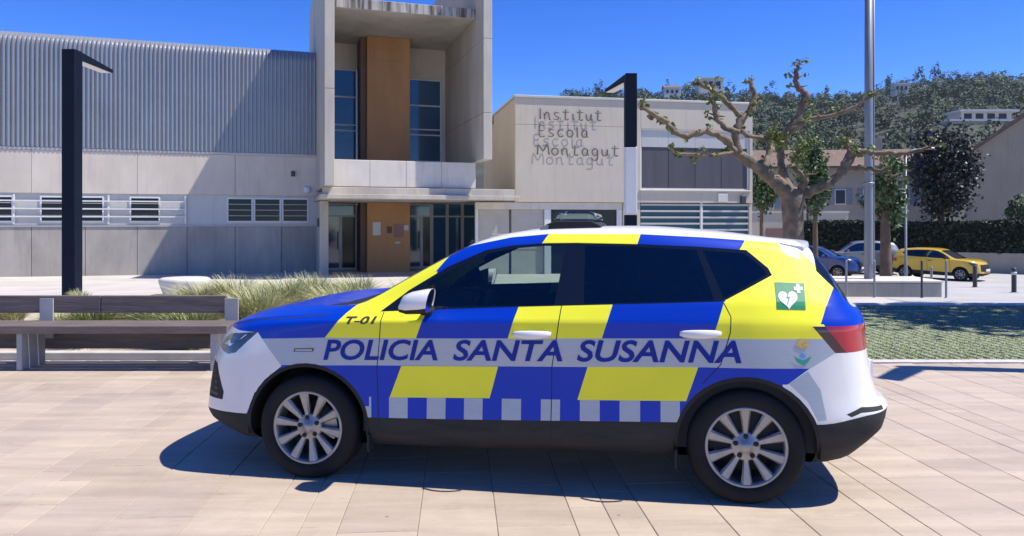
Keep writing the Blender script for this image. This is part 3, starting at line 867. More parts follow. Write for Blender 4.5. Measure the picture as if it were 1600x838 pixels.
    for k in range(24):
        t = 2*math.pi*k/24; r = .036 if k % 2 else .026
        crest.append((2.944+r*1.15*math.cos(t), .922+r*.85*math.sin(t)))
    decal(bvh, root, 'gold_crest', [crest], 'decal_gold', .003)
    ex, ez = 2.944, .842
    decal(bvh, root, 'green_emblem', [[(ex-.048,ez+.012),(ex-.02,ez-.006),(ex,ez-.012),(ex+.02,ez-.006),(ex+.048,ez+.012),(ex+.030,ez-.022),(ex,ez-.040),(ex-.030,ez-.022)]], 'decal_teal', .003)
    decal(bvh, root, 'emblem_dot', [[(ex+.016*math.cos(2*math.pi*k/14), ez+.012+.014*math.sin(2*math.pi*k/14)) for k in range(14)]], 'decal_sky', .003)
    decal(bvh, root, 'side_badge', [[(-.085,.792),(.045,.798),(.05,.818),(-.08,.812)]], 'gloss_black', .003)
    decal(bvh, root, 'badge_face', [[(-.075,.797),(.038,.802),(.041,.813),(-.071,.808)]], 'decal_silver', .005)
    # handles
    for s in (-1, 1):
        for hx0, hx1, zc in ((1.305, 1.535, .938), (2.272, 2.503, .966)):
            m = MB(); ys = surface_y(bvh, (hx0+hx1)/2, zc); n = 10; vs = []
            for k in range(n+1):
                t = k/n; x = hx0+(hx1-hx0)*t; yo = -.012-.032*math.sin(math.pi*min(1, max(0, t*1.1-.05)))**.6
                hh = .012+.014*math.sin(math.pi*t)**.5
                yy = surface_y(bvh, x, zc)
                for q in range(8):
                    a = 2*math.pi*q/8
                    vs.append((x, (yy+yo+.011*math.cos(a))*(-s), zc+.006*t+hh*math.sin(a)))
            fs = [(i*8+q, i*8+(q+1) % 8, (i+1)*8+(q+1) % 8, (i+1)*8+q) for i in range(n) for q in range(8)]
            fs += [tuple(range(8)), tuple(n*8+q for q in range(8))]
            m.add(vs, fs, 0, True).build('door_handle', 'paint_white', root)
    # mirrors
    for s in (-1, 1):
        m = MB(); secs = [(.64,.015,.04),(.655,.055,.082),(.70,.075,.108),(.78,.082,.118),(.825,.078,.115)]
        vs = []
        yc = 1.00
        for x, hy, hzz in secs:
            for k in range(14):
                a = 2*math.pi*k/14
                ca, sa = math.cos(a), math.sin(a)
                rx = math.copysign(abs(ca)**.7, ca); rz = math.copysign(abs(sa)**.75, sa)
                vs.append((x+.03*rz*.5, s*(yc+hy*1.15*rx), 1.115+.0+hzz*.62*rz+(x-.64)*.12))
        fs = [(i*14+q, i*14+(q+1) % 14, (i+1)*14+(q+1) % 14, (i+1)*14+q) for i in range(len(secs)-1) for q in range(14)]
        fs.append(tuple(range(14)))
        mi = [1 if (i < len(fs)-1 and 8 <= (i % 14) <= 12) else 0 for i in range(len(fs))]
        m.add(vs, fs, 0, True); m.mi = mi
        mo = m.build('door_mirror', ['paint_white', 'plastic_black'], root)
        g = MB(); o = (len(secs)-1)*14
        g.add([(v[0]-.004, v[1], v[2]) for v in vs[o:o+14]], [tuple(range(14))]).build('mirror_glass', 'chrome', mo)
        MB().tube([(.77, s*.97, 1.075), (.775, s*.90, 1.06), (.78, s*.85, 1.065)], [.03, .03, .035], 8).build('mirror_arm', 'plastic_black', mo)
        MB().prism([(.62,1.062),(.80,1.075),(.80,1.22),(.70,1.185)], 'y', s*.835, s*.86).build('mirror_base', 'plastic_black', mo)
    # roof light bar
    lb = MB()
    lb.prism([(1.415,1.556),(1.81,1.566),(1.80,1.585),(1.745,1.612),(1.52,1.612),(1.46,1.59)], 'y', -.52, .52)
    bar = lb.build('light_bar', 'gap', root, bevel=.008)
    dm = MB(); sec = [(1.50,1.612),(1.775,1.612),(1.765,1.658),(1.73,1.670),(1.56,1.670),(1.515,1.655)]
    dm.prism(sec, 'y', -.50, .50)
    dm.build('light_bar_dome', 'glass_dome', bar, bevel=.012)
    for k in range(7):
        y = -.42+k*.14
        MB().box(1.56, 1.72, y-.045, y+.045, 1.614, 1.645).build('light_module', 'galvanised', bar)
    MB().prism([(1.41,1.548),(1.47,1.56),(1.47,1.586),(1.43,1.575)], 'y', -.53, -.47).build('light_bar_foot', 'galvanised', bar)
    # spoiler, headlight inner, grille bars
    sp = MB(); n = 14; vs = []
    for k in range(n+1):
        y = -.60+1.2*k/n; c = 1-abs(y/.6)**4*.5
        x1 = 3.13-.13*abs(y/.62)**2.2; zz = 1.478-.028*abs(y/.6)**2
        vs += [(2.88, y*.985, zz+.027), (x1, y, zz+.004), (x1+.004, y, zz-.012), (2.98, y*.99, zz-.050)]
    fs = [(i*4+q, i*4+(q+1) % 4, (i+1)*4+(q+1) % 4, (i+1)*4+q) for i in range(n) for q in range(4)]
    fs += [(0,1,2,3), tuple(n*4+q for q in (3,2,1,0))]
    sp.add(vs, fs, 0, False).build('roof_spoiler', 'paint_white', root)
    for s in (-1, 1):
        d = MB()
        P = [(-.66,.80),(-.60,.83),(-.42,.888),(-.46,.862),(-.57,.80)]
        vs = []
        for x, z in P:
            yy = surface_y(bvh, x, z)
            vs.append((x, (yy-.004)*(-s), z))
        d.add(vs, [tuple(range(5))]).build('daylight_strip', 'decal_white', root)
        for k in range(5):
            z0 = .475+k*.036
            xs = [-.70+.012*k, -.63+.0*k]
            vs = []
            for x, zz in ((-.76-.01*k, z0), (-.66-.012*k, z0), (-.66-.012*k, z0+.014), (-.76-.01*k, z0+.014)):
                vs.append((x, (surface_y(bvh, x, zz)-.004)*(-s), zz))
            MB().add(vs, [(0,1,2,3)]).build('intake_slat', 'brake', root)
    # interior
    tub = MB()
    tub.box(.35, 3.0, -.80, .80, .30, .34); tub.box(.35, 3.05, -.85, -.80, .30, 1.02); tub.box(.35, 3.05, .80, .85, .30, 1.02)
    tub.prism([(.30,.60),(.30,1.0),(.45,1.055),(.86,1.04),(.92,.98),(.86,.90),(.62,.60)], 'y', -.79, .79)
    tub.build('cabin_lining', 'interior_dark', root)
    for y in (-.37, .37):
        s = MB()
        s.prism([(1.12,.50),(1.12,.62),(1.60,.60),(1.68,.66),(1.86,1.08),(1.84,1.12),(1.78,1.10),(1.56,.70),(1.5,.50)], 'y', y-.24, y+.24)
        so = s.build('front_seat', 'seat_cloth', root, bevel=.03)
        h = MB(); h.prism([(1.78,1.15),(1.80,1.31),(1.90,1.31),(1.90,1.15)], 'y', y-.13, y+.13); h.build('headrest', 'seat_cloth', so, bevel=.03)
    r = MB(); r.prism([(2.05,.5),(2.05,.64),(2.45,.62),(2.62,1.10),(2.72,1.10),(2.6,.5)], 'y', -.66, .66); r.build('rear_seat', 'seat_cloth', root, bevel=.03)
    w = MB(); ring = []
    for k in range(25):
        a = 2*math.pi*k/24
        ring.append((.93+.075*math.sin(a), -.37+.18*math.cos(a), .995+.165*math.sin(a)))
    w.tube(ring, .016, 8, caps=False); w.tube([(.93,-.37,.995),(.80,-.37,.95)], .03, 8); w.tube([(.93,-.53,.99),(.93,-.21,.99)], .014, 6); w.tube([(.93,-.37,.99),(.90,-.37,.86)], .014, 6)
    w.build('steering_wheel', 'interior_dark', root)
    m = MB(); m.box(.80, .83, -.11, .11, 1.36, 1.42); m.tube([(.815, 0, 1.41), (.86, 0, 1.47)], .01, 6); m.build('rear_view_mirror', 'interior_dark', root)
    # plates, mud flap, exhaust trim
    MB().box(-.955, -.935, -.26, .26, .47, .58).build('number_plate', 'decal_white', root)
    MB().box(3.485, 3.50, -.26, .26, .62, .73).build('number_plate', 'decal_white', root)
    for s in (-1, 1):
        MB().box(.40, .412, s*.86-.06, s*.86+.03, .195, .30).build('mud_flap', 'gap', root)
        MB().box(2.245, 2.257, s*.86-.06, s*.86+.03, .19, .30).build('mud_flap', 'gap', root)
    return root

def scaled_lines(sx, sy, sz, x0=0.0):
    out = []
    for L in POLICE_LINES:
        out.append(dict(nose=L['nose']*sx+x0, tail=L['tail']*sx+x0, z=[(x*sx+x0, .2+(z-.2)*sz) for x, z in L['z']], w=[(x*sx+x0, w*sy) for x, w in L['w']]))
    return out
def build_parked_car(name, loc, rz, label, sx, sy, sz, paintname, plastic, group=None, two_door=False):
    root = thing(name, loc, label, 'car', rz, group)
    T = lambda P: [(x*sx, .2+(z-.2)*sz) for x, z in P]
    bm = half_body(scaled_lines(sx, sy, sz), 36, 9, [1,1,1,2,3,2,1,2,5,2,2,3], POLICE_CORNERS, (.44*sx, 2.9, .36*sx, 3.2))
    C = {k: T(CAR[k]) for k in ('dlo','front_window','rear_window','quarter','headlight','front_door','rear_door')}
    close = lambda P: P+[P[0]]
    for k in ('dlo','front_window','rear_window','quarter'): cut(bm, close(C[k]), 7, 9)
    cut(bm, close(C['headlight']), 3, 8, -.02)
    bgap = T([(1.528,.262)]+CAR['front_door'][7:10]); fgap = T(CAR['front_door'][:4]+[(.466,.262)]); rgap = T(CAR['rear_door'][7:12])
    for g in ([fgap, bgap] if two_door else [fgap, bgap, rgap]):
        cut(bm, offset_line(g, .006), 1, 8); cut(bm, offset_line(g, -.006), 1, 8)
    W = [(wx*sx, .2+(.32-.2)*sz) for wx, wz in WHEELS]
    R = .30
    W = [(wx, R-.005) for wx, wz in W]
    for wx, wz in W: cut(bm, circle(wx, wz, R+.045, 28), 1, 6, -.3)
    for a, b in ((.2, 1.0), (.97, 1.4)): cut(bm, [(a*sx, .2+(b-.3)*sz), (a*sx, .2+(b+.3)*sz)], 10, 11)
    cut(bm, [(3.07*sx, 1.0), (3.07*sx, 1.6)], 9, 11); z13 = .2+(1.13-.2)*sz; cut(bm, [(3.0*sx, z13), (3.5*sx, z13)], 8, 11)
    zt0, zt1 = .2+(.868-.2)*sz, .2+(1.02-.2)*sz
    cut(bm, [(3.0*sx, zt1), (3.6*sx, zt1)], 3, 8); cut(bm, [(3.1*sx, zt0), (3.6*sx, zt0)], 3, 8)
    bmesh.ops.remove_doubles(bm, verts=bm.verts, dist=2e-5); bm.verts.index_update()
    def classify(x, y, z, j, n):
        if j == 0: return ('underbody', 'gap')
        for wx, wz in W:
            if math.hypot(x-wx, z-wz) < R+.045 and y < -.4 and j <= 6: return None
        if j < 3: return ('sill_trim', plastic)
        if inpoly(x, z, C['headlight']) and y < -.3*sy and 3 < j < 9: return ('headlight', 'lamp_lens')
        if 3 <= j <= 8 and zt0 < z < zt1 and x > 3.05*sx and y < -.45*sy: return ('tail_light', 'lamp_red')
        if x < -.55*sx and y > -.5 and .2+(.5-.2)*sz < z < .2+(.79-.2)*sz: return ('grille', 'plastic_black')
        if 7 <= j <= 9 and y < -.3 and inpoly(x, z, C['dlo']):
            if inpoly(x, z, C['front_window']): return ('front_window', 'glass_pane')
            if inpoly(x, z, C['rear_window']): return ('rear_side_window', 'glass_tint')
            if inpoly(x, z, C['quarter']): return ('quarter_window', 'glass_tint')
            return ('window_frame', 'gloss_black')
        if j >= 10 and .2*sx < x < .97*sx: return ('windscreen', 'glass_pane')
        if j >= 10 and x > 3.07*sx and z > z13: return ('rear_window', 'glass_tint')
        for g in ([fgap, bgap] if two_door else [fgap, bgap, rgap]):
            if segdist(x, z, g) < .006 and j < 9: return ('body_shell', 'gap')
        if j <= 8 and inpoly(x, z, C['front_door']): return ('front_door', paintname)
        if not two_door and j <= 8 and inpoly(x, z, C['rear_door']): return ('rear_door', paintname)
        if j >= 8 and x < .2*sx: return ('bonnet', paintname)
        if j >= 10: return ('roof', paintname)
        return ('body_shell', paintname)
    emit_parts(bm, classify, root, {}, {'headlight','tail_light','front_window','rear_side_window','quarter_window','window_frame','sill_trim','front_door','rear_door'})
    bm.free()
    for wx, wz in W:
        wheel_well(root, wx, wz, R+.05, .30, .88*sy)
        for s in (-1, 1): make_wheel(root, wx, s*.885*sy, wz, R, .19, .18, s, 7, False)
    for s in (-1, 1):
        MB().cbox(.60*sx, .72*sx, s*(.98*sy)-.08, s*(.98*sy)+.08, .2+.84*sz, .2+.96*sz, .02).build('door_mirror', paintname if sz > .9 else 'plastic_black', root)
        MB().box(1.33*sx, 1.5*sx, s*.925*sy-.015, s*.925*sy+.015, .2+.74*sz, .2+.77*sz).build('door_handle', 'plastic_black', root)
    MB().box(-.935*sx-.02, -.935*sx, -.24, .24, .44, .54).build('number_plate', 'decal_white', root)
    tub = MB(); tub.box(.35*sx, 3.0*sx, -.78*sy, .78*sy, .28, .7); tub.box(1.5*sx, 1.75*sx, -.6*sy, -.15*sy, .7, .2+1.05*sz); tub.box(1.5*sx, 1.75*sx, .15*sy, .6*sy, .7, .2+1.05*sz)
    tub.build('cabin_lining', 'interior_dark', root)
    return root

# ------------------------------------------------------------------ ground
def ground_sheet():
    xs = [-900,-400,-200,-120,-80,-60]+[-50+2*i for i in range(51)]+[60,80,120,200,400,900]
    ys = [-60,-20,-5,0,4,8]+[9+i for i in range(36)]+[50,60,80,110,160,240,400,900]
    m = MB(); vs = []; n = len(xs)
    for y in ys:
        for x in xs: vs.append((x, y, gz(x, y)-.03))
    fs = [(j*n+i, j*n+i+1, (j+1)*n+i+1, (j+1)*n+i) for j in range(len(ys)-1) for i in range(n-1)]
    m.add(vs, fs, 0, True)
    return tag(m.build('ground', 'ground', fix=False), kind='structure')
ground_sheet()
def sheet(name, poly, matname, lift, step=1.0, kind='structure'):
    """paved area following the ground: convex outline in plan, gridded"""
    xs = [p[0] for p in poly]; ys = [p[1] for p in poly]
    bm = bmesh.new()
    nx = max(1, int((max(xs)-min(xs))/step)); ny = max(1, int((max(ys)-min(ys))/step))
    f = bm.faces.new([bm.verts.new((x, y, 0)) for x, y in poly])
    for k in range(1, nx): bmesh.ops.bisect_plane(bm, geom=bm.verts[:]+bm.edges[:]+bm.faces[:], plane_co=(min(xs)+(max(xs)-min(xs))*k/nx, 0, 0), plane_no=(1,0,0), dist=1e-5)
    for k in range(1, ny): bmesh.ops.bisect_plane(bm, geom=bm.verts[:]+bm.edges[:]+bm.faces[:], plane_co=(0, min(ys)+(max(ys)-min(ys))*k/ny, 0), plane_no=(0,1,0), dist=1e-5)
    for v in bm.verts: v.co.z = gz(v.co.x, v.co.y)+lift
    for f in bm.faces:
        f.smooth = True
        if f.normal.z < 0: f.normal_flip()
    bm.normal_update()
    for f in bm.faces:
        if f.normal.z < 0: f.normal_flip()
    me = bpy.data.meshes.new(name); bm.to_mesh(me); bm.free(); me.materials.append(MATS[matname])
    return tag(mesh_obj(name, me), kind=kind)

# paved plaza: columns of wide and narrow slabs, joints running away from the viewer
PA = math.radians(4.06); PC, PS = math.cos(PA), math.sin(PA)
def plaza():
    base = sheet('plaza', [(-16,-3),(16,-3),(16,8.42),(3.6,8.42),(3.2,8.6),(-16,8.6)], 'grout', -.0055, 4)
    N_, W_ = .2, .415; seq = [N_, N_, W_, W_, W_]; u = -1.033-8*1.645
    tiles = []; rnd = random.Random(3); ci = 0
    while u < 17:
        w = seq[ci % 5]; L = .40 if w < .3 else .60
        ph = {0: .125, 1: -.05, 2: .06, 3: -.24, 4: .08}[ci % 5]+rnd.uniform(-.03, .03)
        v = -4+ph+.0
        while v < 10.5:
            cu, cv = u+w/2, v+L/2
            X = cu*PC-cv*PS; Y = cu*PS+cv*PC
            ylim = 8.40 if X > 3.2 else 8.58
            if -2 < Y and abs(X) < 15.5 and Y+L*.5 < ylim+.001:
                tiles.append((X, Y, w, L))
            elif Y < 9.2 and abs(X) < 15.5 and Y-L*.5 < ylim and Y > 4:
                d = Y-L*.5; L2 = ylim-d
                if L2 > .06: tiles.append((X-(-PS)*(L-L2)*.5*-1 if False else X+PS*(L-L2)*.5, Y-PC*(L-L2)*.5, w, L2))
            v += L
        u += w; ci += 1
    def score(t):
        X, Y, w, L = t
        if Y < 3.6: return 0
        px = abs(X)/Y*1155
        if px > 830: return 0
        if -2.2 < X < 2.0 and 4.6 < Y < 6.2: return 0.0001     # under the car
        return w*L/Y**3
    tiles.sort(key=score, reverse=True)
    meshes = {}
    def tile_mesh(w, L):
        k = (round(w, 3), round(L, 3))
        if k not in meshes:
            g = .0021; m = MB(); a, b = w/2-g, L/2-g; c = .003
            m.add([(-a,-b,-.014),(a,-b,-.014),(a,b,-.014),(-a,b,-.014),(-a,-b,-c),(a,-b,-c),(a,b,-c),(-a,b,-c),(-a+c,-b+c,0),(a-c,-b+c,0),(a-c,b-c,0),(-a+c,b-c,0)],
                  [(0,1,5,4),(1,2,6,5),(2,3,7,6),(3,0,4,7),(4,5,9,8),(5,6,10,9),(6,7,11,10),(7,4,8,11),(8,9,10,11)])
            me = bpy.data.meshes.new('slab'); me.from_pydata(m.v, [], m.f); me.materials.append(MATS['paver']); me.update()
            meshes[k] = me
        return meshes[k]
    for X, Y, w, L in tiles[:300]:
        o = mesh_obj('slab', tile_mesh(w, L), base)
        o.location = (X, Y, rnd.uniform(-.0008, .0008)); o.rotation_euler = (0, 0, PA)
    m = MB()
    for X, Y, w, L in tiles[300:]:
        me = tile_mesh(w, L); z = rnd.uniform(-.0008, .0008)
        m.add([(X+v.co.x*PC-v.co.y*PS, Y+v.co.x*PS+v.co.y*PC, v.co.z+z) for v in me.vertices], [tuple(p.vertices) for p in me.polygons])
    far = m.build('paving_slabs', 'paver_far', base, fix=False); far['kind'] = 'stuff'
plaza()
# planting bed behind the bench, pale paving to the school, street on the right
sheet('planting_bed', [(-16,8.75),(1.2,8.75),(1.0,13.2),(-16,13.2)], 'soil', .0, 1)
sheet('side_path', [(1.22,8.76),(3.18,8.76),(3.18,13.3),(1.02,13.3)], 'pale_paving', .0, 1)
sheet('school_forecourt', [(-40,13.32),(8.0,13.32),(12,31),(-40,31)], 'pale_paving', .004, 2)
sheet('street', [(8.2,14.7),(60,14.7),(90,60),(12.1,60),(12.1,31.1)], 'asphalt_pale', .004, 2)
m = MB(); m.cbox(-16, 3.15, 8.62, 8.74, -.05, .09, .012); tag(m.build('kerb', 'kerb_stone'), kind='structure')
m = MB(); m.cbox(3.2, 16, 8.44, 8.58, -.05, .012, .006); tag(m.build('kerb', 'kerb_stone'), kind='structure')
m = MB(); m.cbox(-16, 1.1, 13.2, 13.32, -.05, .05, .012); tag(m.build('kerb', 'kerb_stone'), kind='structure')

# ------------------------------------------------------------------ sports hall (left)
def facade_frame(px, Y, deg): 
    X = (px-800)/1155*Y
    return X, Y, math.radians(deg)
HX_, HY_, HA = -7.05, 28.07, math.radians(18)      # right-hand end of the hall's front, local x runs left to right, y into the depth
hall = thing('sports_hall', (HX_, HY_, 0), 'long sports hall with blue-grey ribbed metal upper wall above pale concrete', 'building', HA)
HL = -26.0
def hall_build():
    rnd = random.Random(5)
    # lower concrete panels
    x = 0.0
    MB().box(HL, 0, .13, .40, -.6, 4.15).build('backing_wall', 'concrete_grey', hall)
    while x > HL:
        w = 1.62
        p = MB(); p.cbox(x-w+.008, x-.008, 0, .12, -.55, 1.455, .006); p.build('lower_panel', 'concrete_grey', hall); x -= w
    MB().box(HL, 0, -.03, .12, 1.46, 1.50).build('sill_band', 'metal_panel', hall)
    # recessed window strip
    MB().box(HL, 0, .06, .125, 1.503, 2.60).build('strip_panel', 'metal_panel', hall)
    def win(a, b, n=1, bars=True):
        f = MB(); f.box(a-.05, b+.05, .015, .058, 1.60, 1.66); f.box(a-.05, b+.05, .015, .058, 2.46, 2.52); f.box(a-.05, a, .015, .058, 1.66, 2.46); f.box(b, b+.05, .015, .058, 1.66, 2.46)
        for k in range(1, n):
            c = a+(b-a)*k/n; f.box(c-.03, c+.03, .014, .057, 1.66, 2.46)
        fo = f.build('window', 'white_metal', hall)
        MB().box(a, b, .035, .05, 1.66, 2.46).build('pane', 'window_dark', fo)
        for k in range(3):
            z = 1.84+k*.21
            MB().box(a+.01, b-.01, .018, .034, z, z+.02).build('louvre_blade', 'metal_panel', fo)
    def fx(px):            # local x on the hall front for a photo column
        c, s = math.cos(HA), math.sin(HA); k = (px-800)/1155
        return (k*HY_-HX_)/(c-k*s)
    for a, b, n in ((-60, 18, 1), (65, 160, 2), (205, 248, 1), (357, 393, 1), (399, 437, 1), (443, 480, 1), (-260, -150, 2)):
        win(fx(a), fx(b), n)
    for k in range(3):
        z = 1.78+k*.27
        MB().box(HL, fx(292), -.06, -.02, z, z+.05).build('sunshade_bar', 'white_metal', hall)
    for px in (-160, 22, 170, 290):
        MB().box(fx(px)-.03, fx(px)+.03, -.019, .03, 1.56, 2.56).build('sunshade_bracket', 'white_metal', hall)
    # upper concrete panels
    x = 0.0
    while x > HL:
        w = 3.24
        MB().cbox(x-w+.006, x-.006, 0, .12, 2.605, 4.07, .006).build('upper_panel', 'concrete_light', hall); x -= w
    MB().box(HL, 0, -.02, .12, 4.075, 4.16).build('flashing', 'metal_panel', hall)
    # ribbed cladding with curved top edge
    per = .14; n = int(-HL/per); d = .075
    prof = [(0,0),(.05,0),(.062,-d),(.110,-d),(.128,0)]
    xs = []
    for k in range(n):
        for a, b in prof: xs.append((HL+k*per+a, b))
    levels = [(4.17, 0, 1), (7.64, 0, 1)]+[(7.64+.48*math.sin(t), .48*(1-math.cos(t)), 1) for t in (.2, .4, .6, .8, 1.0, 1.2, 1.4, 1.55)]+[(8.12, 2.5, 1)]
    vs = [(x, .02+b+o, z) for z, o, q in levels for x, b in xs]; nx = len(xs)
    fs = [(j*nx+i, j*nx+i+1, (j+1)*nx+i+1, (j+1)*nx+i) for j in range(len(levels)-1) for i in range(nx-1)]
    MB().add(vs, fs).build('ribbed_cladding', 'cladding', hall)
    MB().box(HL, 0, 2.0, 16, -.5, 8.08).build('hall_body', 'concrete_grey', hall)
    MB().box(HL-.1, HL, .0, 2.2, -.5, 8.0).build('end_wall', 'concrete_grey', hall)
    l = MB().lathe([(.0001,0),(.11,.0),(.13,.03),(.11,.07),(.0001,.10)], 20, 'y', (fx(480), -.11, hz(297, 27.8))); l.build('wall_light', 'white_metal', hall)
    MB().cbox(fx(455), fx(461), -.10, -.002, hz(276, 27.7), hz(268, 27.7), .01).build('wall_camera', 'dark_iron', hall)
hall_build()

# ------------------------------------------------------------------ entrance tower
TX, TY, TA = -5.83, 23.0, math.radians(17.5)
tower = thing('entrance_tower', (TX, TY, 0), 'tall concrete portal with brown central pier, recessed windows and entrance doors', 'building', TA)
def tower_build():
    W = 5.42; H = 11.2; D = 12.0
    mk = lambda n, m, *b, c=.012: MB().cbox(*b, c).build(n, m, tower)
    # left blade wall in stacked panels, right blade wall hanging above the terrace
    for z0, z1 in ((-.55, 2.36), (2.76, 5.78), (5.79, 8.6), (8.61, H)):
        mk('wall_panel', 'concrete_tower', 0, .30, (0 if z0 > 0 else 2.9), D, z0, z1)
    for z0, z1 in ((3.70, 5.25), (5.26, 7.72), (7.73, H)):
        mk('wall_panel', 'concrete_tower', W-.30, W, 0, D, z0, z1)
    sl = mk('roof_slab', 'concrete_stained', .302, W-.302, 1.0, 6.2, 8.62, 8.96)
    mk('upper_back_wall', 'concrete_tower', .302, W-.302, 6.3, 6.6, 8.62, 9.9)
    # back wall of the recess with openings left for the windows
    b0 = 5.9
    core0, core1 = 1.80, 3.42
    lw0, lw1 = .55, 1.62; rw0, rw1 = 3.43, 4.92
    mk('back_wall', 'concrete_light', .302, core0+.1, b0, b0+.25, 7.62, 8.615, c=.004)
    mk('back_wall', 'concrete_light', core1-.1, W-.302, b0, b0+.25, 7.40, 8.615, c=.004)
    mk('back_wall', 'concrete_light', .302, W-.302, b0+.001, b0+.25, 2.75, 4.05, c=.004)
    # brown pier
    mk('pier', 'core_orange', core0, core1, 4.4, 5.88, -.45, 8.61, c=.01)
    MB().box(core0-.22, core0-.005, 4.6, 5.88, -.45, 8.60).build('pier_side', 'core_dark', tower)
    mk('pier_panel', 'core_orange', core0+.28, core1-.28, 4.375, 4.398, 7.72, 8.15, c=.006)
    def window(x0, x1, z0, z1, zs, xs=(), mt='window_blue'):
        f = MB(); y0, y1 = b0+.06, b0+.12; t = .05
        f.box(x0, x1, y0, y1, z0, z0+t); f.box(x0, x1, y0, y1, z1-t, z1); f.box(x0, x0+t, y0, y1, z0+t, z1-t); f.box(x1-t, x1, y0, y1, z0+t, z1-t)
        for z, h in zs: f.box(x0+t, x1-t, y0-.01, y1, z, z+h)
        for x in xs: f.box(x-.025, x+.025, y0-.005, y1-.002, z0+t, z1-t)
        fo = f.build('window', 'white_metal', tower)
        zz = [z0+t]+[v for z, h in zs for v in (z, z+h)]+[z1-t]
        for i in range(0, len(zz), 2):
            MB().box(x0+t, x1-t, b0+.085, b0+.10, zz[i], zz[i+1]).build('pane', mt, fo)
    window(.302, core0-.22, 4.05, 7.62, ((5.18, .06), (5.40, .06), (6.50, .06)))
    window(core1, W-.45, 4.05, 7.40, ((5.12, .05), (5.34, .05), (6.30, .06)), (), 'window_blue')
    mk('window_pier', 'concrete_light', W-.45, W-.302, b0, b0+.25, 4.05, 7.40, c=.003)
    # terrace parapet and canopy
    for i in range(4):
        a = .302+(W-.604)*i/4; b = .302+(W-.604)*(i+1)/4
        mk('parapet_panel', 'concrete_white', a+.004, b-.004, 1.0, 1.2, 2.78, 3.66)
    mk('terrace_slab', 'concrete_tower', .302, W+1.0, 1.22, b0, 2.52, 2.74)
    mk('canopy', 'concrete_tower', -.10, W+1.15, .55, b0, 2.37, 2.515)
    mk('canopy_upstand', 'concrete_tower', -.02, W+1.05, .80, .99, 2.52, 2.75)
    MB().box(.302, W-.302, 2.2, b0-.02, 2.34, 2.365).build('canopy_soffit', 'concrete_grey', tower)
    # entrance doors
    def doors(x0, x1, mullion):
        y0, y1 = b0+.05, b0+.12; z0, zt, z1 = -.27, 1.82, 2.36; t = .07
        f = MB(); f.box(x0, x0+t, y0, y1, z0, z1); f.box(x1-t, x1, y0, y1, z0, z1); f.box(x0+t, x1-t, y0, y1, zt, zt+t); f.box(x0+t, x1-t, y0, y1, z1-t, z1)
        f.box(mullion-.06, mullion+.06, y0-.01, y1, z0, zt); f.box(x0+t, x1-t, y0, y1, z0, z0+.10)
        fo = f.build('door', 'metal_panel', tower)
        MB().box(x0+t, mullion-.06, b0+.075, b0+.09, z0+.10, zt).build('pane', 'window_blue', fo)
        MB().box(mullion+.06, x1-t, b0+.075, b0+.09, z0+.10, zt).build('pane', 'window_dark', fo)
        MB().box(x0+t, x1-t, b0+.075, b0+.09, zt+t, z1-t).build('pane', 'window_blue', fo)
        for s in (-.10, .10): MB().tube([(mullion+s, y0-.05, .55), (mullion+s, y0-.05, 1.25)], .016, 8).build('handle', 'galvanised', fo)
    doors(.302, core0-.22, .95)
    doors(core1+.02, W-.85, 4.15)
    for a, b in ((W-.84, W-.22), (W-.20, W+.42), (W+.44, W+1.0)):
        f = MB(); f.box(a, a+.05, b0+.03, b0+.12, -.27, 2.36); f.box(b-.05, b, b0+.03, b0+.12, -.27, 2.36); f.box(a+.05, b-.05, b0+.03, b0+.12, -.27, -.2); f.box(a+.05, b-.05, b0+.03, b0+.12, 1.82, 1.88)
        fo = f.build('side_glazing', 'metal_panel', tower)
        MB().box(a+.05, b-.05, b0+.07, b0+.09, -.2, 2.36).build('pane', 'window_blue', fo)
    MB().box(.302, W+1.0, b0+.35, b0+.5, -.5, 2.3).build('lobby_wall', 'interior_dark', tower)
    # notices on the pier
    y = 4.39
    for a, b, z0, z1, mt in ((core0+.20, core0+.50, 1.12, 1.62, 'notice_white'), (core0+.75, core0+.92, 1.20, 1.45, 'dark_iron'), (core0+1.02, core0+1.35, 1.05, 1.55, 'notice_red'), (core0+1.05, core0+1.25, .80, .88, 'notice_white'), (core0+1.38, core0+1.56, 1.3, 1.5, 'notice_white')):
        MB().cbox(a, b, y-.03, y+.005, z0, z1, .005).build('notice', mt, tower)
    mk('entrance_step', 'concrete_white', -1.6, W+1.2, .2, b0+.05, -.5, -.27)
    MB().cbox(-.02-.05, -.002, 3.0, 3.25, 1.45, 1.75, .01).build('wall_box', 'dark_iron', tower)
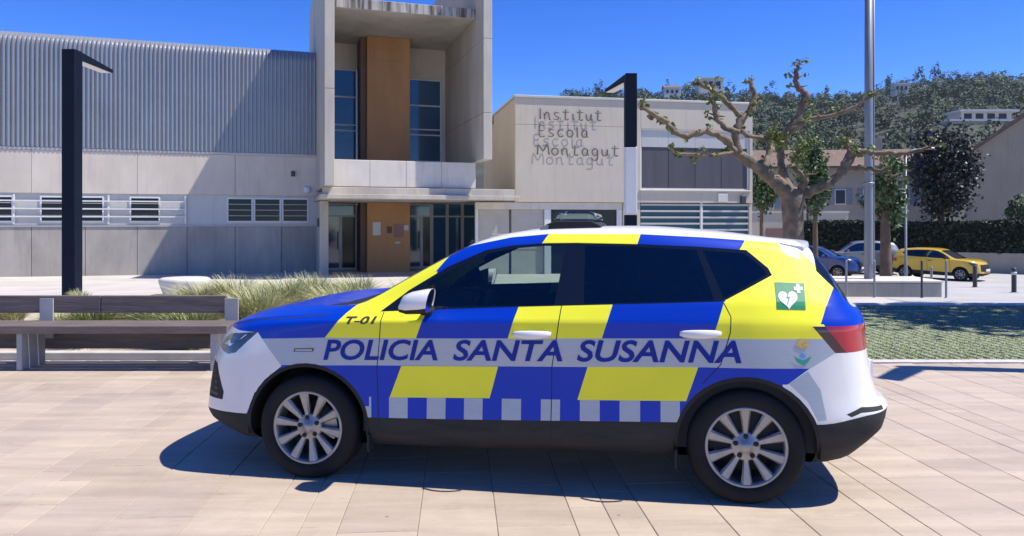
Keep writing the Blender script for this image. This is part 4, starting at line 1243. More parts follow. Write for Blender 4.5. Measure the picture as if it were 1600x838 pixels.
# stained fascia: dark runs of dirt under the roof edge
def stained():
    m = mat('concrete_stained', (.44,.42,.38), .85, var=.3, vscale=1.0, bump=.2, bscale=20)
    nt = m.node_tree; N = nt.nodes; L = nt.links; b = N['Principled BSDF']
    old = b.inputs['Base Color'].links[0].from_socket
    tc = N.new('ShaderNodeTexCoord'); mp = N.new('ShaderNodeMapping'); mp.inputs['Scale'].default_value = (5, 5, .25)
    nz = N.new('ShaderNodeTexNoise'); nz.inputs['Scale'].default_value = 1.6; nz.inputs['Detail'].default_value = 5
    cr = N.new('ShaderNodeValToRGB'); cr.color_ramp.elements[0].position = .42; cr.color_ramp.elements[1].position = .60
    cr.color_ramp.elements[0].color = (1, 1, 1, 1); cr.color_ramp.elements[1].color = (.16, .15, .14, 1)
    mx = N.new('ShaderNodeMix'); mx.data_type = 'RGBA'; mx.blend_type = 'MULTIPLY'; mx.inputs['Factor'].default_value = .9
    geo = N.new('ShaderNodeNewGeometry'); sep = N.new('ShaderNodeSeparateXYZ'); L.new(geo.outputs['Normal'], sep.inputs[0])
    ab = N.new('ShaderNodeMath'); ab.operation = 'ABSOLUTE'; L.new(sep.outputs['Z'], ab.inputs[0])
    sb = N.new('ShaderNodeMath'); sb.operation = 'SUBTRACT'; sb.inputs[0].default_value = .95; sb.use_clamp = True; L.new(ab.outputs[0], sb.inputs[1])
    L.new(tc.outputs['Object'], mp.inputs[0]); L.new(mp.outputs[0], nz.inputs['Vector']); L.new(nz.outputs['Fac'], cr.inputs[0])
    L.new(sb.outputs[0], mx.inputs['Factor']); L.new(old, mx.inputs[6]); L.new(cr.outputs[0], mx.inputs[7]); L.new(mx.outputs[2], b.inputs['Base Color'])
stained()
tower_build()

# ------------------------------------------------------------------ classroom block (right)
BX, BY, BA = .115, 26.5, math.radians(11)
block = thing('classroom_block', (BX, BY, 0), 'cream two-storey school block with metal wall lettering and shaded upper window', 'building', BA)
def bx_(px):
    c, s = math.cos(BA), math.sin(BA); k = (px-800)/1155
    return (k*BY-BX)/(c-k*s)
GLY = {  # handwritten letters as strokes in a unit cell, x 0..1, y 0 baseline .. 1 cap height
 'I': [[(.45,1.05),(.45,0)]],
 'n': [[(.1,.6),(.15,0)],[(.13,.35),(.35,.6),(.6,.55),(.7,0),(.8,.05)]],
 's': [[(.75,.6),(.4,.65),(.2,.48),(.45,.33),(.72,.18),(.5,0),(.1,.05)]],
 't': [[(.45,1.0),(.4,.2),(.5,0),(.8,.05)],[(.1,.68),(.85,.72)]],
 'i': [[(.4,.6),(.42,.08),(.6,0)]],
 'u': [[(.12,.6),(.15,.15),(.4,0),(.65,.18),(.7,.6)],[(.7,.6),(.72,.1),(.85,0)]],
 'E': [[(.8,.98),(.2,.95),(.22,.02),(.85,.05)],[(.2,.5),(.7,.54)]],
 'c': [[(.75,.55),(.45,.65),(.15,.4),(.25,.08),(.5,0),(.8,.1)]],
 'o': [[(.45,.64),(.15,.45),(.2,.1),(.5,0),(.78,.2),(.72,.52),(.45,.64)]],
 'l': [[(.4,1.0),(.42,.1),(.6,0)]],
 'a': [[(.7,.5),(.45,.64),(.15,.42),(.2,.1),(.45,0),(.68,.2),(.7,.55)],[(.7,.6),(.72,.1),(.88,0)]],
 'M': [[(.0,0),(.12,.95),(.45,.35),(.82,.95),(.95,0)]],
 'g': [[(.7,.5),(.45,.64),(.15,.42),(.2,.12),(.45,.02),(.68,.2),(.7,.58)],[(.7,.6),(.7,-.25),(.4,-.42),(.1,-.32)]],
}
def block_build():
    L = 9.25; top = 6.18; bot = 2.34; D = 4.6
    mk = lambda n, m, *b, c=.01: MB().cbox(*b, c).build(n, m, block)
    xw0, xw1 = bx_(1001), bx_(1171)
    # upper storey: wall panels round the big window
    zj = hz(196, 26.8)
    mk('wall_panel', 'render_cream', 0, xw0-.45, 0, .25, zj+.004, top-.09)
    mk('wall_panel', 'render_cream', 0, xw0-.45, 0, .25, bot, zj-.004)
    mk('wall_panel', 'render_cream', xw0-.444, xw0, 0, .25, bot, top-.09)
    z0, z1 = hz(297, 27.8), hz(203, 27.8)
    mk('wall_panel', 'render_cream', xw0+.002, L, 0, .25, z1, top-.09)
    mk('wall_panel', 'render_cream', xw0+.002, L, 0, .25, bot, z0)
    mk('wall_panel', 'render_cream', xw1, L, 0, .25, z0+.002, z1-.002)
    mk('side_wall', 'render_cream', 0, .25, .252, D, bot, top-.09)
    MB().box(.26, L, .26, 9, -1, top-.2).build('block_body', 'render_cream', block)
    mk('parapet_cap', 'metal_panel', -.04, L+.04, -.05, 9.05, top-.088, top)
    # big window: pale blind box above, dark screens below
    f = MB(); t = .06
    f.box(xw0+.003, xw1-.003, .07, .13, z0+.001, z0+t); f.box(xw0+.003, xw1-.003, .07, .13, z1-t, z1-.001)
    zb = hz(231, 27.8)
    f.box(xw0+.003, xw0+t, .07, .13, z0+t, z1-t); f.box(xw1-t, xw1-.003, .07, .13, z0+t, z1-t)
    fo = f.build('window', 'white_metal', block)
    n = 4
    for k in range(n):
        a = xw0+t+(xw1-xw0-2*t)*k/n; b = xw0+t+(xw1-xw0-2*t)*(k+1)/n
        MB().box(a+.01, b-.01, .085, .10, z0+t, zb-.01).build('sun_screen', 'shade_screen', fo)
        MB().box(a+.004, b-.004, .06, .10, zb, z1-t).build('blind_box', 'metal_panel', fo)
    MB().box(xw0, xw1, .13, .16, z0, z1).build('pane', 'window_dark', fo)
    mk('window_sill', 'concrete_white', xw0-.05, xw1+.05, -.07, -.002, z0-.05, z0)
    # ground storey set back under the upper one
    gx0, gx1 = bx_(748), bx_(972)
    mk('lintel', 'concrete_white', gx0-.1, gx1+.05, .12, .35, 2.08, 2.33)
    for a, b in ((gx0-.1, gx0), (bx_(852), bx_(862)), (gx1-.15, gx1+.05)):
        mk('post', 'white_metal', a, b, .12, .30, -.6, 2.078)
    for i, (a, b, mt) in enumerate(((gx0+.005, bx_(797), 'blind'), (bx_(801), bx_(851), 'blind'), (bx_(864), gx1-.155, 'window_dark'))):
        w = MB(); w.box(a, b, .23, .26, -.6, 2.075); wo = w.build('window', mt, block)
        if mt == 'blind':
            for k in range(14):
                z = .65+k*.10
                MB().box(a+.01, b-.01, .215, .229, z, z+.07).build('shutter_slat', 'blind', wo)
    mk('mid_post', 'render_cream', gx1+.06, xw0, .05, .30, -.7, 2.335)
    MB().box(xw0+.004, xw1-.004, .16, .2, -.7, 2.335).build('louvre_backing', 'teal_panel', block)
    xm = bx_(1097)
    for k in range(9):
        z = .35+k*.235
        for a, b in ((xw0+.02, xm-.05), (xm+.05, xw1-.02)):
            MB().box(a, b, .05, .155, z, z+.07).build('louvre_slat', 'metal_panel', block)
    mk('louvre_post', 'white_metal', xm-.045, xm+.045, .04, .158, -.7, 2.33, c=.005)
    mk('corner_post', 'render_cream', xw1, L, .04, .3, -.9, 2.335)
    MB().cbox(bx_(1121), bx_(1136), -.06, -.003, hz(316, 28), hz(303, 28), .01).build('wall_sign', 'notice_white', block)
    MB().cbox(bx_(1156), bx_(1163), -.14, -.003, hz(318, 28), hz(306, 28), .01).build('wall_lamp', 'dark_iron', block)
    # metal lettering standing off the wall
    rows = (('Institut', 840, 942, 188, .40), ('Escola', 840, 921, 214.5, .40), ('Montagut', 839, 969, 243, .40))
    for text, p0, p1, py, h in rows:
        x0, x1 = bx_(p0), bx_(p1); zb = hz(py, 26.9)
        wd = {'I': .6, 'i': .55, 'l': .6, 'M': 1.3}
        tot = sum(wd.get(c, 1) for c in text); x = x0; k = (x1-x0)/tot
        for i, c in enumerate(text):
            cw = wd.get(c, 1)*k; m = MB()
            for st in GLY[c]:
                pts = [Vector((x+px*cw*.92, -.063, zb+py_*h)) for px, py_ in st]
                # smooth the stroke
                out = []
                for a in range(len(pts)-1):
                    p_0, p_1, p_2, p_3 = pts[max(0, a-1)], pts[a], pts[a+1], pts[min(len(pts)-1, a+2)]
                    for q in range(4):
                        t_ = q/4
                        out.append(.5*((2*p_1)+(p_2-p_0)*t_+(2*p_0-5*p_1+4*p_2-p_3)*t_*t_+(3*p_1-p_0-3*p_2+p_3)*t_**3))
                out.append(pts[-1]); k0 = len(m.v); m.tube(out, .028, 6)
                m.v[k0:] = [(a_, -.063+(b_+.063)*.12, c_) for a_, b_, c_ in m.v[k0:]]
            m.tube([(x+cw*.45, -.063, zb+h*.3), (x+cw*.45, 0, zb+h*.3)], .008, 5)
            m.build('letter', 'letter_metal', block)
            x += cw
block_build()

# ------------------------------------------------------------------ vegetation helpers
def leaf_cloud(m, c, r, n, size, rnd, clumps=0, bias=.45, mi=0, flat=0.0, radial=0.0):
    """n leaf-sized quads spread in clumps through an ellipsoid"""
    cs = []
    if clumps:
        for _ in range(clumps):
            while True:
                p = Vector((rnd.uniform(-1,1), rnd.uniform(-1,1), rnd.uniform(-1,1)))
                if bias < p.length < 1: break
            cs.append((p, rnd.uniform(.22, .42)))
    for _ in range(n):
        if cs:
            p, cr = rnd.choice(cs)
            q = Vector((rnd.gauss(0,1), rnd.gauss(0,1), rnd.gauss(0,1)))*cr*.5
            p = p*.85+q
        else:
            while True:
                p = Vector((rnd.uniform(-1,1), rnd.uniform(-1,1), rnd.uniform(-1,1)))
                if p.length < 1 and p.length > bias*rnd.random(): break
        P = Vector((c[0]+p.x*r[0], c[1]+p.y*r[1], c[2]+p.z*r[2]))
        nrm = Vector((rnd.gauss(0,1), rnd.gauss(0,1), rnd.gauss(0,1)+flat))
        if radial: nrm = nrm*.5+p.normalized()*radial
        nrm.normalize()
        a = nrm.orthogonal().normalized(); b = nrm.cross(a)
        t = rnd.uniform(0, 6.28); a, b = a*math.cos(t)+b*math.sin(t), b*math.cos(t)-a*math.sin(t)
        s = size*rnd.uniform(.6, 1.35)
        m.add([P-a*s*.5, P+b*s*.36, P+a*s*.5, P-b*s*.36+nrm*s*.1], [(0,1,2,3)], mi)
def finish_leaves(m, name, mats, parent=None): return m.build(name, mats, parent, fix=False)

def round_tree(name, label, X, Y, h, cr, ch, leaf, rnd, n=1500, size=.16, trunk_r=.10, lean=0.0, zbase=None, group=None, bark='bark_brown', clumps=26):
    z0 = gz(X, Y) if zbase is None else zbase
    t = thing(name, (X, Y, z0), label, 'tree', 0, group)
    tr = MB(); zc = h-ch*.5
    tr.tube([(0,0,-.2),(lean*.2,0,h*.2),(lean*.5,.03,h*.42),(lean*.8,.0,zc),(lean,0,h-ch*.25)], [trunk_r*1.25,trunk_r,trunk_r*.85,trunk_r*.6,trunk_r*.25], 9)
    for k in range(7):
        a = k*2.4+rnd.random(); zz = h-ch*rnd.uniform(.45, .95)
        tr.tube([(lean*.6,0,zz),(lean*.7+math.cos(a)*cr*.4,math.sin(a)*cr*.4,zz+ch*.14),(lean*.8+math.cos(a)*cr*.75,math.sin(a)*cr*.75,zz+ch*.24)], [trunk_r*.45,trunk_r*.3,trunk_r*.1], 6)
    tr.build('trunk', bark, t)
    m = MB(); leaf_cloud(m, (lean, 0, zc), (cr, cr, ch*.5), n, size, rnd, clumps)
    leaf_cloud(m, (lean, 0, zc), (cr*.7, cr*.7, ch*.4), n//3, size, rnd)
    finish_leaves(m, 'crown', leaf, t)
    return t

# ------------------------------------------------------------------ hill with its wood and houses
RIDGE = [(300,365),(600,335),(700,230),(780,194),(860,166),(910,156),(1000,158),(1100,152),(1180,160),(1290,166),(1360,157),(1440,140),(1500,133),(1600,131),(1800,125),(2300,160)]
def hill_z(X, Y):
    yr = 420.0
    px = 800+1155*X/max(Y, 60)
    py = lerp_lin(RIDGE, px); zr = EYE+(348-py)*yr/1155
    t = lin(110, yr, Y); t2 = t**.95
    z = -1+(zr+1)*t2+1.6*math.sin(X*.07+1)*math.sin(Y*.05)*min(1, t*4)*(1-t)
    if Y > yr: z = zr-(Y-yr)*.25
    return z
def lerp_lin(K, x):
    if x <= K[0][0]: return K[0][1]
    for i in range(len(K)-1):
        if x <= K[i+1][0]: return K[i][1]+(K[i+1][1]-K[i][1])*(x-K[i][0])/(K[i+1][0]-K[i][0])
    return K[-1][1]
def hill():
    m = MB(); ys = [110+10*i for i in range(32)]+[440,480,560]; xs = [-60+9*i for i in range(80)]
    vs = [(x*(.35+y/420), y, hill_z(x*(.35+y/420), y)) for y in ys for x in xs]; n = len(xs)
    fs = [(j*n+i, j*n+i+1, (j+1)*n+i+1, (j+1)*n+i) for j in range(len(ys)-1) for i in range(n-1)]
    tag(m.add(vs, fs, 0, True).build('hill', 'hill_soil', fix=False), kind='structure')
    rnd = random.Random(11); m = MB(); cnt = 0
    houses = [(1478,1598,228),(1090,1142,398),(1040,1066,394),(1400,1436,290),(1395,1422,385)]
    for _ in range(6000):
        Y = 125+300*rnd.random()**.7; px = rnd.uniform(690, 1760) if rnd.random() < .8 else rnd.uniform(1700, 2500); X = (px-800)/1155*Y
        if px < 850 and Y < 350: continue
        if any(a-14 < px < b+10 and Y < d+4 and Y > d-(18 if a == 1478 else 34) for a, b, d in houses): continue
        z = hill_z(X, Y); r = rnd.uniform(1.5, 4.6)*(.6+.4*Y/420); h = r*rnd.uniform(1.1, 2.0)
        pine = rnd.random() < .35
        if px < 850: r *= .6; h *= .6
        if px > 1440 and 170 < Y < 215: r = min(r, 2.0); h = min(h, 3.2)
        mi = rnd.choice((0, 0, 0, 1, 1, 2, 3, 3))
        cz = z+h*.62+(.8 if pine else 0)
        k = int(105*(r/3.0)**1.5)
        leaf_cloud(m, (X, Y, cz), (r, r, h*.5), k, .50+.55*(Y/420), rnd, 12, .8, mi, 1.5, 1.2)
        if pine: m.tube([(X, Y, z), (X, Y, cz)], [.22, .12], 5, mi=4)
        cnt += 1
        if cnt >= 2100: break
    for px, py in ((1045,128),(1205,130),(1140,130),(1437,108),(1463,102),(1392,122),(935,132),(1290,138)):      # trees standing up from the skyline
        Y = 414; X = (px-800)/1155*Y; z = hill_z(X, Y); ztop = hz(py-3, Y); r = rnd.uniform(2.2, 4.5)
        leaf_cloud(m, (X, Y, (z+ztop)/2+1.0), (r, r, max(2.5, (ztop-z)/2)), 200, 1.1, rnd, 12, .7, rnd.choice((0, 3)), .2, 1.2)
    w = finish_leaves(m, 'hillside_wood', ['leaf_hill_a', 'leaf_hill_b', 'leaf_hill_c', 'leaf_hill_d', 'bark_brown'])
    tag(w, 'dense green pine and oak wood covering the hill', 'woodland', kind='stuff')
hill()

def hill_house(px0, px1, py0, py1, Y, label, parts, rz=0.0):
    X = ((px0+px1)/2-800)/1155*Y; w = (px1-px0)/1155*Y; zt = hz(py0, Y); zb = hz(py1, Y)-1.5
    t = thing('hill_house', (X, Y, zb), label, 'house', rz, 'houses on the wooded hill')
    H = zt-zb; parts(t, w, H)
    return t
def villa(t, w, H):
    MB().box(-w*.5, w*.5, 0, 8, -3, H*.45).build('lower_storey', 'concrete_white', t)
    MB().box(-w*.30, w*.42, .8, 8, H*.45+.003, H*.82).build('upper_storey', 'concrete_white', t)
    MB().box(-w*.34, w*.5, -.3, 8.3, H*.82+.003, H*.92).build('roof', 'concrete_white', t)
    MB().box(-w*.52, w*.5, -1.2, -.003, H*.40, H*.50).build('terrace', 'concrete_white', t)
    for k in range(4):
        a = -w*.26+k*w*.165; MB().box(a, a+w*.11, .72, .795, H*.52, H*.76).build('window', 'window_dark', t)
    for k in range(5):
        a = -w*.44+k*w*.18; MB().box(a, a+w*.12, -.08, -.004, H*.08, H*.32).build('window', 'window_dark', t)
def cottage(wallm):
    def f(t, w, H):
        MB().box(-w*.5, w*.5, 0, w*.7, -3, H*.72).build('wall', wallm, t)
        r = MB(); r.prism([(-.25, H*.72+.003), (w*.7+.25, H*.72+.003), (w*.35, H)], 'x', -w*.54, w*.54); r.build('roof', 'roof_tile', t)
        for k in range(3):
            a = -w*.38+k*w*.28; MB().box(a, a+w*.14, -.06, -.004, H*.25, H*.52).build('window', 'window_dark', t)
    return f
def flat_house(t, w, H):
    MB().box(-w*.5, w*.5, 0, w*.6, -3, H*.9).build('wall', 'concrete_white', t)
    MB().box(-w*.55, w*.55, -.4, w*.6+.4, H*.9+.003, H).build('roof', 'concrete_white', t)
    for k in range(3):
        a = -w*.4+k*w*.3; MB().box(a, a+w*.18, -.06, -.004, H*.35, H*.7).build('window', 'window_dark', t)
hill_house(1482, 1592, 168, 198, 226, 'long white flat-roofed villa with terrace among the hill trees', villa)
hill_house(1092, 1130, 121, 138, 396, 'white house standing on the skyline of the wooded hill', flat_house)
hill_house(1038, 1064, 132, 146, 392, 'small pale house on the ridge beside the skyline house', cottage('concrete_white'))
hill_house(1405, 1432, 180, 200, 285, 'pale cottage with tiled roof half sunk in the hill trees', cottage('render_cream'))
hill_house(1398, 1420, 130, 142, 380, 'small white flat-roofed house just under the ridge trees', flat_house)

# ------------------------------------------------------------------ houses along the street
def street_house():
    Y = 58; t = thing('street_house', at(1290, Y), 'beige two-storey house with brown tiled roof behind the bare tree', 'house', math.radians(-6))
    k = Y/1155; x = lambda px: (px-1290)*k
    zw = hz(262, Y)-t.location.z; zr = hz(226, Y)-t.location.z
    MB().box(x(1178), x(1450), 0, 9, -.5, zw).build('wall', 'render_beige', t)
    r = MB(); r.prism([(-.7, zw+.003), (9.6, zw+.003), (4.5, zr)], 'x', x(1172), x(1456)); r.build('roof', 'roof_tile', t)
    MB().box(x(1172), x(1456), -.85, -.705, zw-.10, zw+.06).build('gutter', 'bark_brown', t)
    for a, b, p0, p1 in ((1202,1212,300,326),(1303,1320,296,320),(1345,1358,296,320),(1400,1414,296,320),(1236,1246,296,322)):
        z0, z1 = hz(p1, Y)-t.location.z, hz(p0, Y)-t.location.z
        w = MB(); w.box(x(a), x(b), -.08, -.003, z0, z1); wo = w.build('window', 'white_metal', t)
        MB().box(x(a)+.08, x(b)-.08, -.10, -.083, z0+.08, z1-.08).build('pane', 'window_dark', wo)
        MB().box(x(a)-.42, x(a)-.02, -.12, -.004, z0, z1).build('shutter', 'wood_shutter', wo)
        MB().box(x(b)+.02, x(b)+.42, -.12, -.004, z0, z1).build('shutter', 'wood_shutter', wo)
    MB().box(x(1395)-.3, x(1395)+.3, 3.6, 4.4, zr-.4, zr+.9).build('chimney', 'render_beige', t)
    # garden wall in front, pale
    Y2 = 50; g = thing('garden_wall', at(1215, Y2), 'low pale garden wall with brick-red gate in front of the house', 'wall', 0)
    k2 = Y2/1155
    MB().box(-60*k2, 110*k2, 0, .25, -.4, hz(333, Y2)-g.location.z).build('wall', 'render_cream', g)
    MB().box(-60*k2-.05, 110*k2+.05, -.05, .30, hz(333, Y2)-g.location.z+.003, hz(330, Y2)-g.location.z).build('coping', 'concrete_white', g)
    MB().box(-18*k2, 14*k2, -.06, -.004, -.3, hz(357, Y2)-g.location.z).build('gate', 'notice_red', g)
street_house()
def gable_house():
    Y = 46; t = thing('gable_house', at(1640, Y), 'plain grey gable end of a house rising behind the hedge', 'house', math.radians(-33))
    k = Y/1155; x = lambda px: (px-1640)*k
    e = hz(240, Y)-t.location.z; r = hz(140, Y)-t.location.z
    MB().prism([(x(1526), -.5), (x(1800), -.5), (x(1800), e), (x(1663), r), (x(1526), e)], 'y', 0, 10).build('wall', 'render_grey', t)
    s = (r-e)/(x(1663)-x(1526)); o = .35
    rf = MB(); rf.prism([(x(1526)-o, e-o*s+.02), (x(1663), r+.02), (x(1800)+o, e-o*s+.02), (x(1800)+o, e-o*s+.24), (x(1663), r+.26), (x(1526)-o, e-o*s+.24)], 'y', -.35, 10.4)
    rf.build('roof', 'roof_tile', t)
    MB().box(x(1700), x(1720), -.08, -.003, e*.5, e*.5+1.2).build('window', 'window_dark', t)
gable_house()

# street wall with a clipped hedge on top
def hedge():
    P = at(1236, 43); Q = at(2050, 31); d = (Q-P).to_2d(); L = d.length; a = math.atan2(d.y, d.x)
    z0 = -1.05
    w = thing('street_wall', (P.x, P.y, z0), 'long low beige wall along the street under the hedge', 'wall', a)
    MB().cbox(0, L, 0, .3, -.3, 1.12, .02).build('wall', 'render_beige', w)
    h = thing('clipped_hedge', (P.x, P.y, z0), 'tall dark clipped hedge on top of the street wall', 'hedge', a)
    ht = 2.68
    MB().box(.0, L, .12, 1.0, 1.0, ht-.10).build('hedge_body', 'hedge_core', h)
    rnd = random.Random(4); m = MB()
    for _ in range(22000):
        x = rnd.uniform(0, L); f = rnd.random()
        if f < .62: p = (x, .08+rnd.gauss(0, .05), rnd.uniform(1.1, ht))
        else: p = (x, rnd.uniform(.05, 1.05), ht-.06+rnd.gauss(0, .045)+.05*math.sin(x*.7))
        leaf_cloud(m, p, (.03,.03,.03), 1, .17, rnd)
    finish_leaves(m, 'foliage', 'hedge_leaf', h)
hedge()

# ------------------------------------------------------------------ trees
rt = random.Random(21)
def dark_tree():
    Y = 40; p = at(1470, Y)
    t = thing('dark_leaved_tree', p, 'dense dark purple-leaved tree behind the hedge beside the grey gable', 'tree')
    k = Y/1155; zt = hz(196, Y)-p.z; zb = hz(345, Y)-p.z
    MB().tube([(0,0,-.2),(0,0,zb+.5),(.1,0,zt*.7)], [.2,.17,.06], 8).build('trunk', 'bark_brown', t)
    m = MB(); c = ((zt+zb)/2)
    leaf_cloud(m, (0, 0, c), (1.85, 1.8, (zt-zb)/2+.2), 4800, .22, rt, 60, .4, 0)
    leaf_cloud(m, (0, 0, c-.2), (1.5, 1.4, (zt-zb)/2-.2), 1800, .24, rt)
    finish_leaves(m, 'crown', 'leaf_dark', t)
dark_tree()
round_tree('street_tree', 'slim leafy green tree between the bare tree and the hedge', at(1274, 27).x, 27, hz(222, 27)+.8, .55, 3.2, 'leaf_green', rt, 1400, .15, .10, clumps=22)
round_tree('street_tree', 'small green tree close beside the corner of the school block', at(1190, 34).x, 34, hz(235, 34)+.8, .75, 3.0, 'leaf_green', rt, 1300, .17, .10, clumps=22)
round_tree('street_tree', 'green tree with brown trunk standing right behind the tall pole', at(1384, 21.5).x, 21.5, hz(235, 21.5)+.45, .75, 2.3, 'leaf_green', rt, 1100, .13, .16, clumps=22)
round_tree('street_tree', 'yellow-green airy tree in front of the beige house roof', at(1262, 45).x, 45, hz(205, 45)+1, 1.2, 3.4, 'leaf_young', rt, 900, .2, .09, clumps=20)
round_tree('garden_bush', 'green bush showing above the hedge by the grey gable', at(1590, 39).x, 39, hz(295, 39)+1, .6, 2.6, 'leaf_green', rt, 700, .16, .05, clumps=14)

def plane_tree():
    Y = 16.0; b = at(1240, Y)
    t = thing('plane_tree', b, 'bare pollarded plane tree with knobbly branches and few young leaves', 'tree')
    def P(px, py, dy): 
        y = Y+dy; return ((px-800)/1155*y-b.x, dy, EYE-(py-348)/1155*y-b.z)
    tr = MB()
    def limb(pts, radii, jit=.012, n=9):
        """smooth, slightly knobbly limb through photo points (px, py, depth offset)"""
        p = [Vector(P(*q)) for q in pts]; out = []; rad = []
        for a in range(len(p)-1):
            p0, p1, p2, p3 = p[max(0,a-1)], p[a], p[a+1], p[min(len(p)-1,a+2)]
            for q in range(5):
                s = q/5
                v = .5*((2*p1)+(p2-p0)*s+(2*p0-5*p1+4*p2-p3)*s*s+(3*p1-p0-3*p2+p3)*s**3)
                f = (a+s)/(len(p)-1); r = lerp_lin([(i/(len(radii)-1), x) for i, x in enumerate(radii)], f)
                out.append(v+Vector((rt.gauss(0,jit), rt.gauss(0,jit), rt.gauss(0,jit)))); rad.append(r/102*rt.uniform(.8,1.25))
        out.append(p[-1]); rad.append(radii[-1]/72*1.1)
        return out, rad
    trunk = MB(); base = b.z
    tv = [(0,0,-.3),(0,0,.05),(.0,0,.4),(-.01,0,1.0)]+[P(1239,350,0),P(1238,325,0),P(1239,308,0),P(1239,299,0),P(1239,294,0),P(1239,292,0)]
    trunk.tube(tv, [.38,.31,.25,.225,.215,.225,.235,.20,.12,.03], 16)
    trunk.build('trunk', 'bark', t)
    limbs = [
     ('bark', [(1238,312,0),(1210,283,-.1),(1184,262,-.2),(1152,240,-.3),(1130,216,-.4),(1102,206,-.5),(1072,214,-.6),(1052,204,-.7),(1041,190,-.7),(1022,180,-.8),(1002,166,-.9)], [16,15,13,10,8,7,6.5,6,5.5,5,3.5]),
     ('bark', [(1153,240,-.3),(1150,208,-.3),(1158,187,-.2),(1173,172,-.1),(1179,152,0),(1172,128,0)], [9,8,7.5,8,7,4]),
     ('bark', [(1162,186,-.2),(1138,163,-.3),(1122,148,-.4),(1108,138,-.4),(1090,131,-.5)], [6,5.5,6,5,4]),
     ('bark', [(1152,206,-.3),(1130,197,-.4),(1119,182,-.4),(1114,158,-.5)], [6,6,5,4]),
     ('bark', [(1152,238,-.3),(1125,242,-.5),(1095,243,-.6),(1055,238,-.8)], [5,4,3.5,2.5]),
     ('bark', [(1155,205,-.2),(1178,214,.1),(1203,216,.3),(1214,211,.4)], [5,5,4.5,3]),
     ('bark', [(1196,262,-.1),(1203,236,.2),(1207,212,.3)], [7,6,4.5]),
     ('bark', [(1240,312,0),(1228,285,.3),(1222,262,.4),(1220,238,.5),(1228,212,.5),(1245,186,.5),(1254,165,.5)], [13,11,9,8,8,8,7]),
     ('bark_red', [(1252,168,.5),(1258,150,.5),(1246,138,.5),(1243,118,.5),(1246,102,.5)], [8,8,6,5,2.5]),
     ('bark', [(1242,312,0),(1262,300,0),(1292,290,-.1),(1312,272,-.2),(1322,258,-.2),(1331,243,-.2),(1345,237,-.3),(1372,240,-.4),(1398,240,-.5),(1420,239,-.6),(1450,231,-.7)], [14,12,10,10,11,9,6,5.5,5,4,2.5]),
     ('bark_red', [(1330,250,-.2),(1324,228,-.2),(1322,212,-.2)], [5,4,2]),
     ('bark', [(1226,214,.5),(1244,200,.4),(1262,188,.3),(1300,181,.1),(1338,166,-.1),(1366,146,-.3)], [7,6.5,6,4.5,4,2.5]),
     ('bark', [(1242,305,0),(1258,282,-.2),(1240,262,-.3)], [9,6,3]),
     ('bark', [(1325,262,-.2),(1360,266,-.3),(1385,267,-.4),(1392,276,-.4)], [5,4,3,2]),
    ]
    ends = []
    for mt, pts, rr in limbs:
        o, r = limb(pts, rr)
        MB().tube(o, r, 9).build('branch', mt, t)
        ends.append((o, r))
    # knuckles where the tree has been cut back
    kn = MB()
    lf = MB()
    for o, r in ends:
        for q in (len(o)-1, len(o)*2//3, len(o)//2):
            v = o[q]
            for _ in range(5):
                d = Vector((rt.gauss(0,1), rt.gauss(0,1), rt.gauss(.6,.7))).normalized()
                e = v+d*rt.uniform(.08, .30); kn.tube([v, (v+e)/2+Vector((rt.gauss(0,.01),0,0)), e], [r[q]*.45, r[q]*.3, .006], 5)
                if rt.random() < .5: leaf_cloud(lf, e, (.08,.08,.06), rt.randint(4, 11), .085, rt)
    for px, py, n in ((1020,180,60),(1035,188,60),(1048,198,50),(1004,166,40),(1060,240,60),(1085,243,25),(1136,236,40),(1213,212,60),(1222,228,40),(1215,218,50),(1345,240,10),(1262,185,20),(1362,148,25),(1378,246,20)):
        leaf_cloud(lf, P(px, py, -.3), (.12,.12,.09), n, .09, rt)
    tw = kn.build('twigs', 'bark', t); tw['kind'] = 'stuff'
    fo = finish_leaves(lf, 'young_leaves', 'leaf_young', t); fo['kind'] = 'stuff'
plane_tree()
# a tree beyond the right edge whose shade falls on the grass paving
round_tree('shade_tree', 'leafy plane tree beyond the grass paving casting dappled shade', 13.6, 12.3, 11.2, 3.1, 4.6, 'leaf_green', rt, 3400, .26, .2, bark='bark', clumps=40)

# ------------------------------------------------------------------ grass paving on the right
def grass_paving():
    base = sheet('grass_paving', [(3.2,8.6),(20,8.6),(20,14.4),(3.2,14.4)], 'grid_paver', .002, 1)
    rnd = random.Random(9); m = MB()
    for _ in range(24000):
        Y = 8.62+5.75*rnd.random()**1.3; X = rnd.uniform(max(3.25, Y*.40), min(19.8, Y*.78))
        # tufts keep to the cells of the paver grid
        cx = round(X/.13)*.13; cy = round(Y/.13)*.13
        x, y = cx+rnd.gauss(0, .026), cy+rnd.gauss(0, .026)
        h = rnd.uniform(.006, .024); a = rnd.uniform(0, 6.28); w = .006
        dx, dy = math.cos(a)*w, math.sin(a)*w; z = gz(x, y)
        m.add([(x-dx,y-dy,z),(x+dx,y+dy,z),(x+rnd.gauss(0,.015),y+rnd.gauss(0,.015),z+h)], [(0,1,2)])
    g = finish_leaves(m, 'grass', 'lawn_blade'); tag(g, 'short grass growing through the cells of the paving grid', 'grass', kind='stuff')
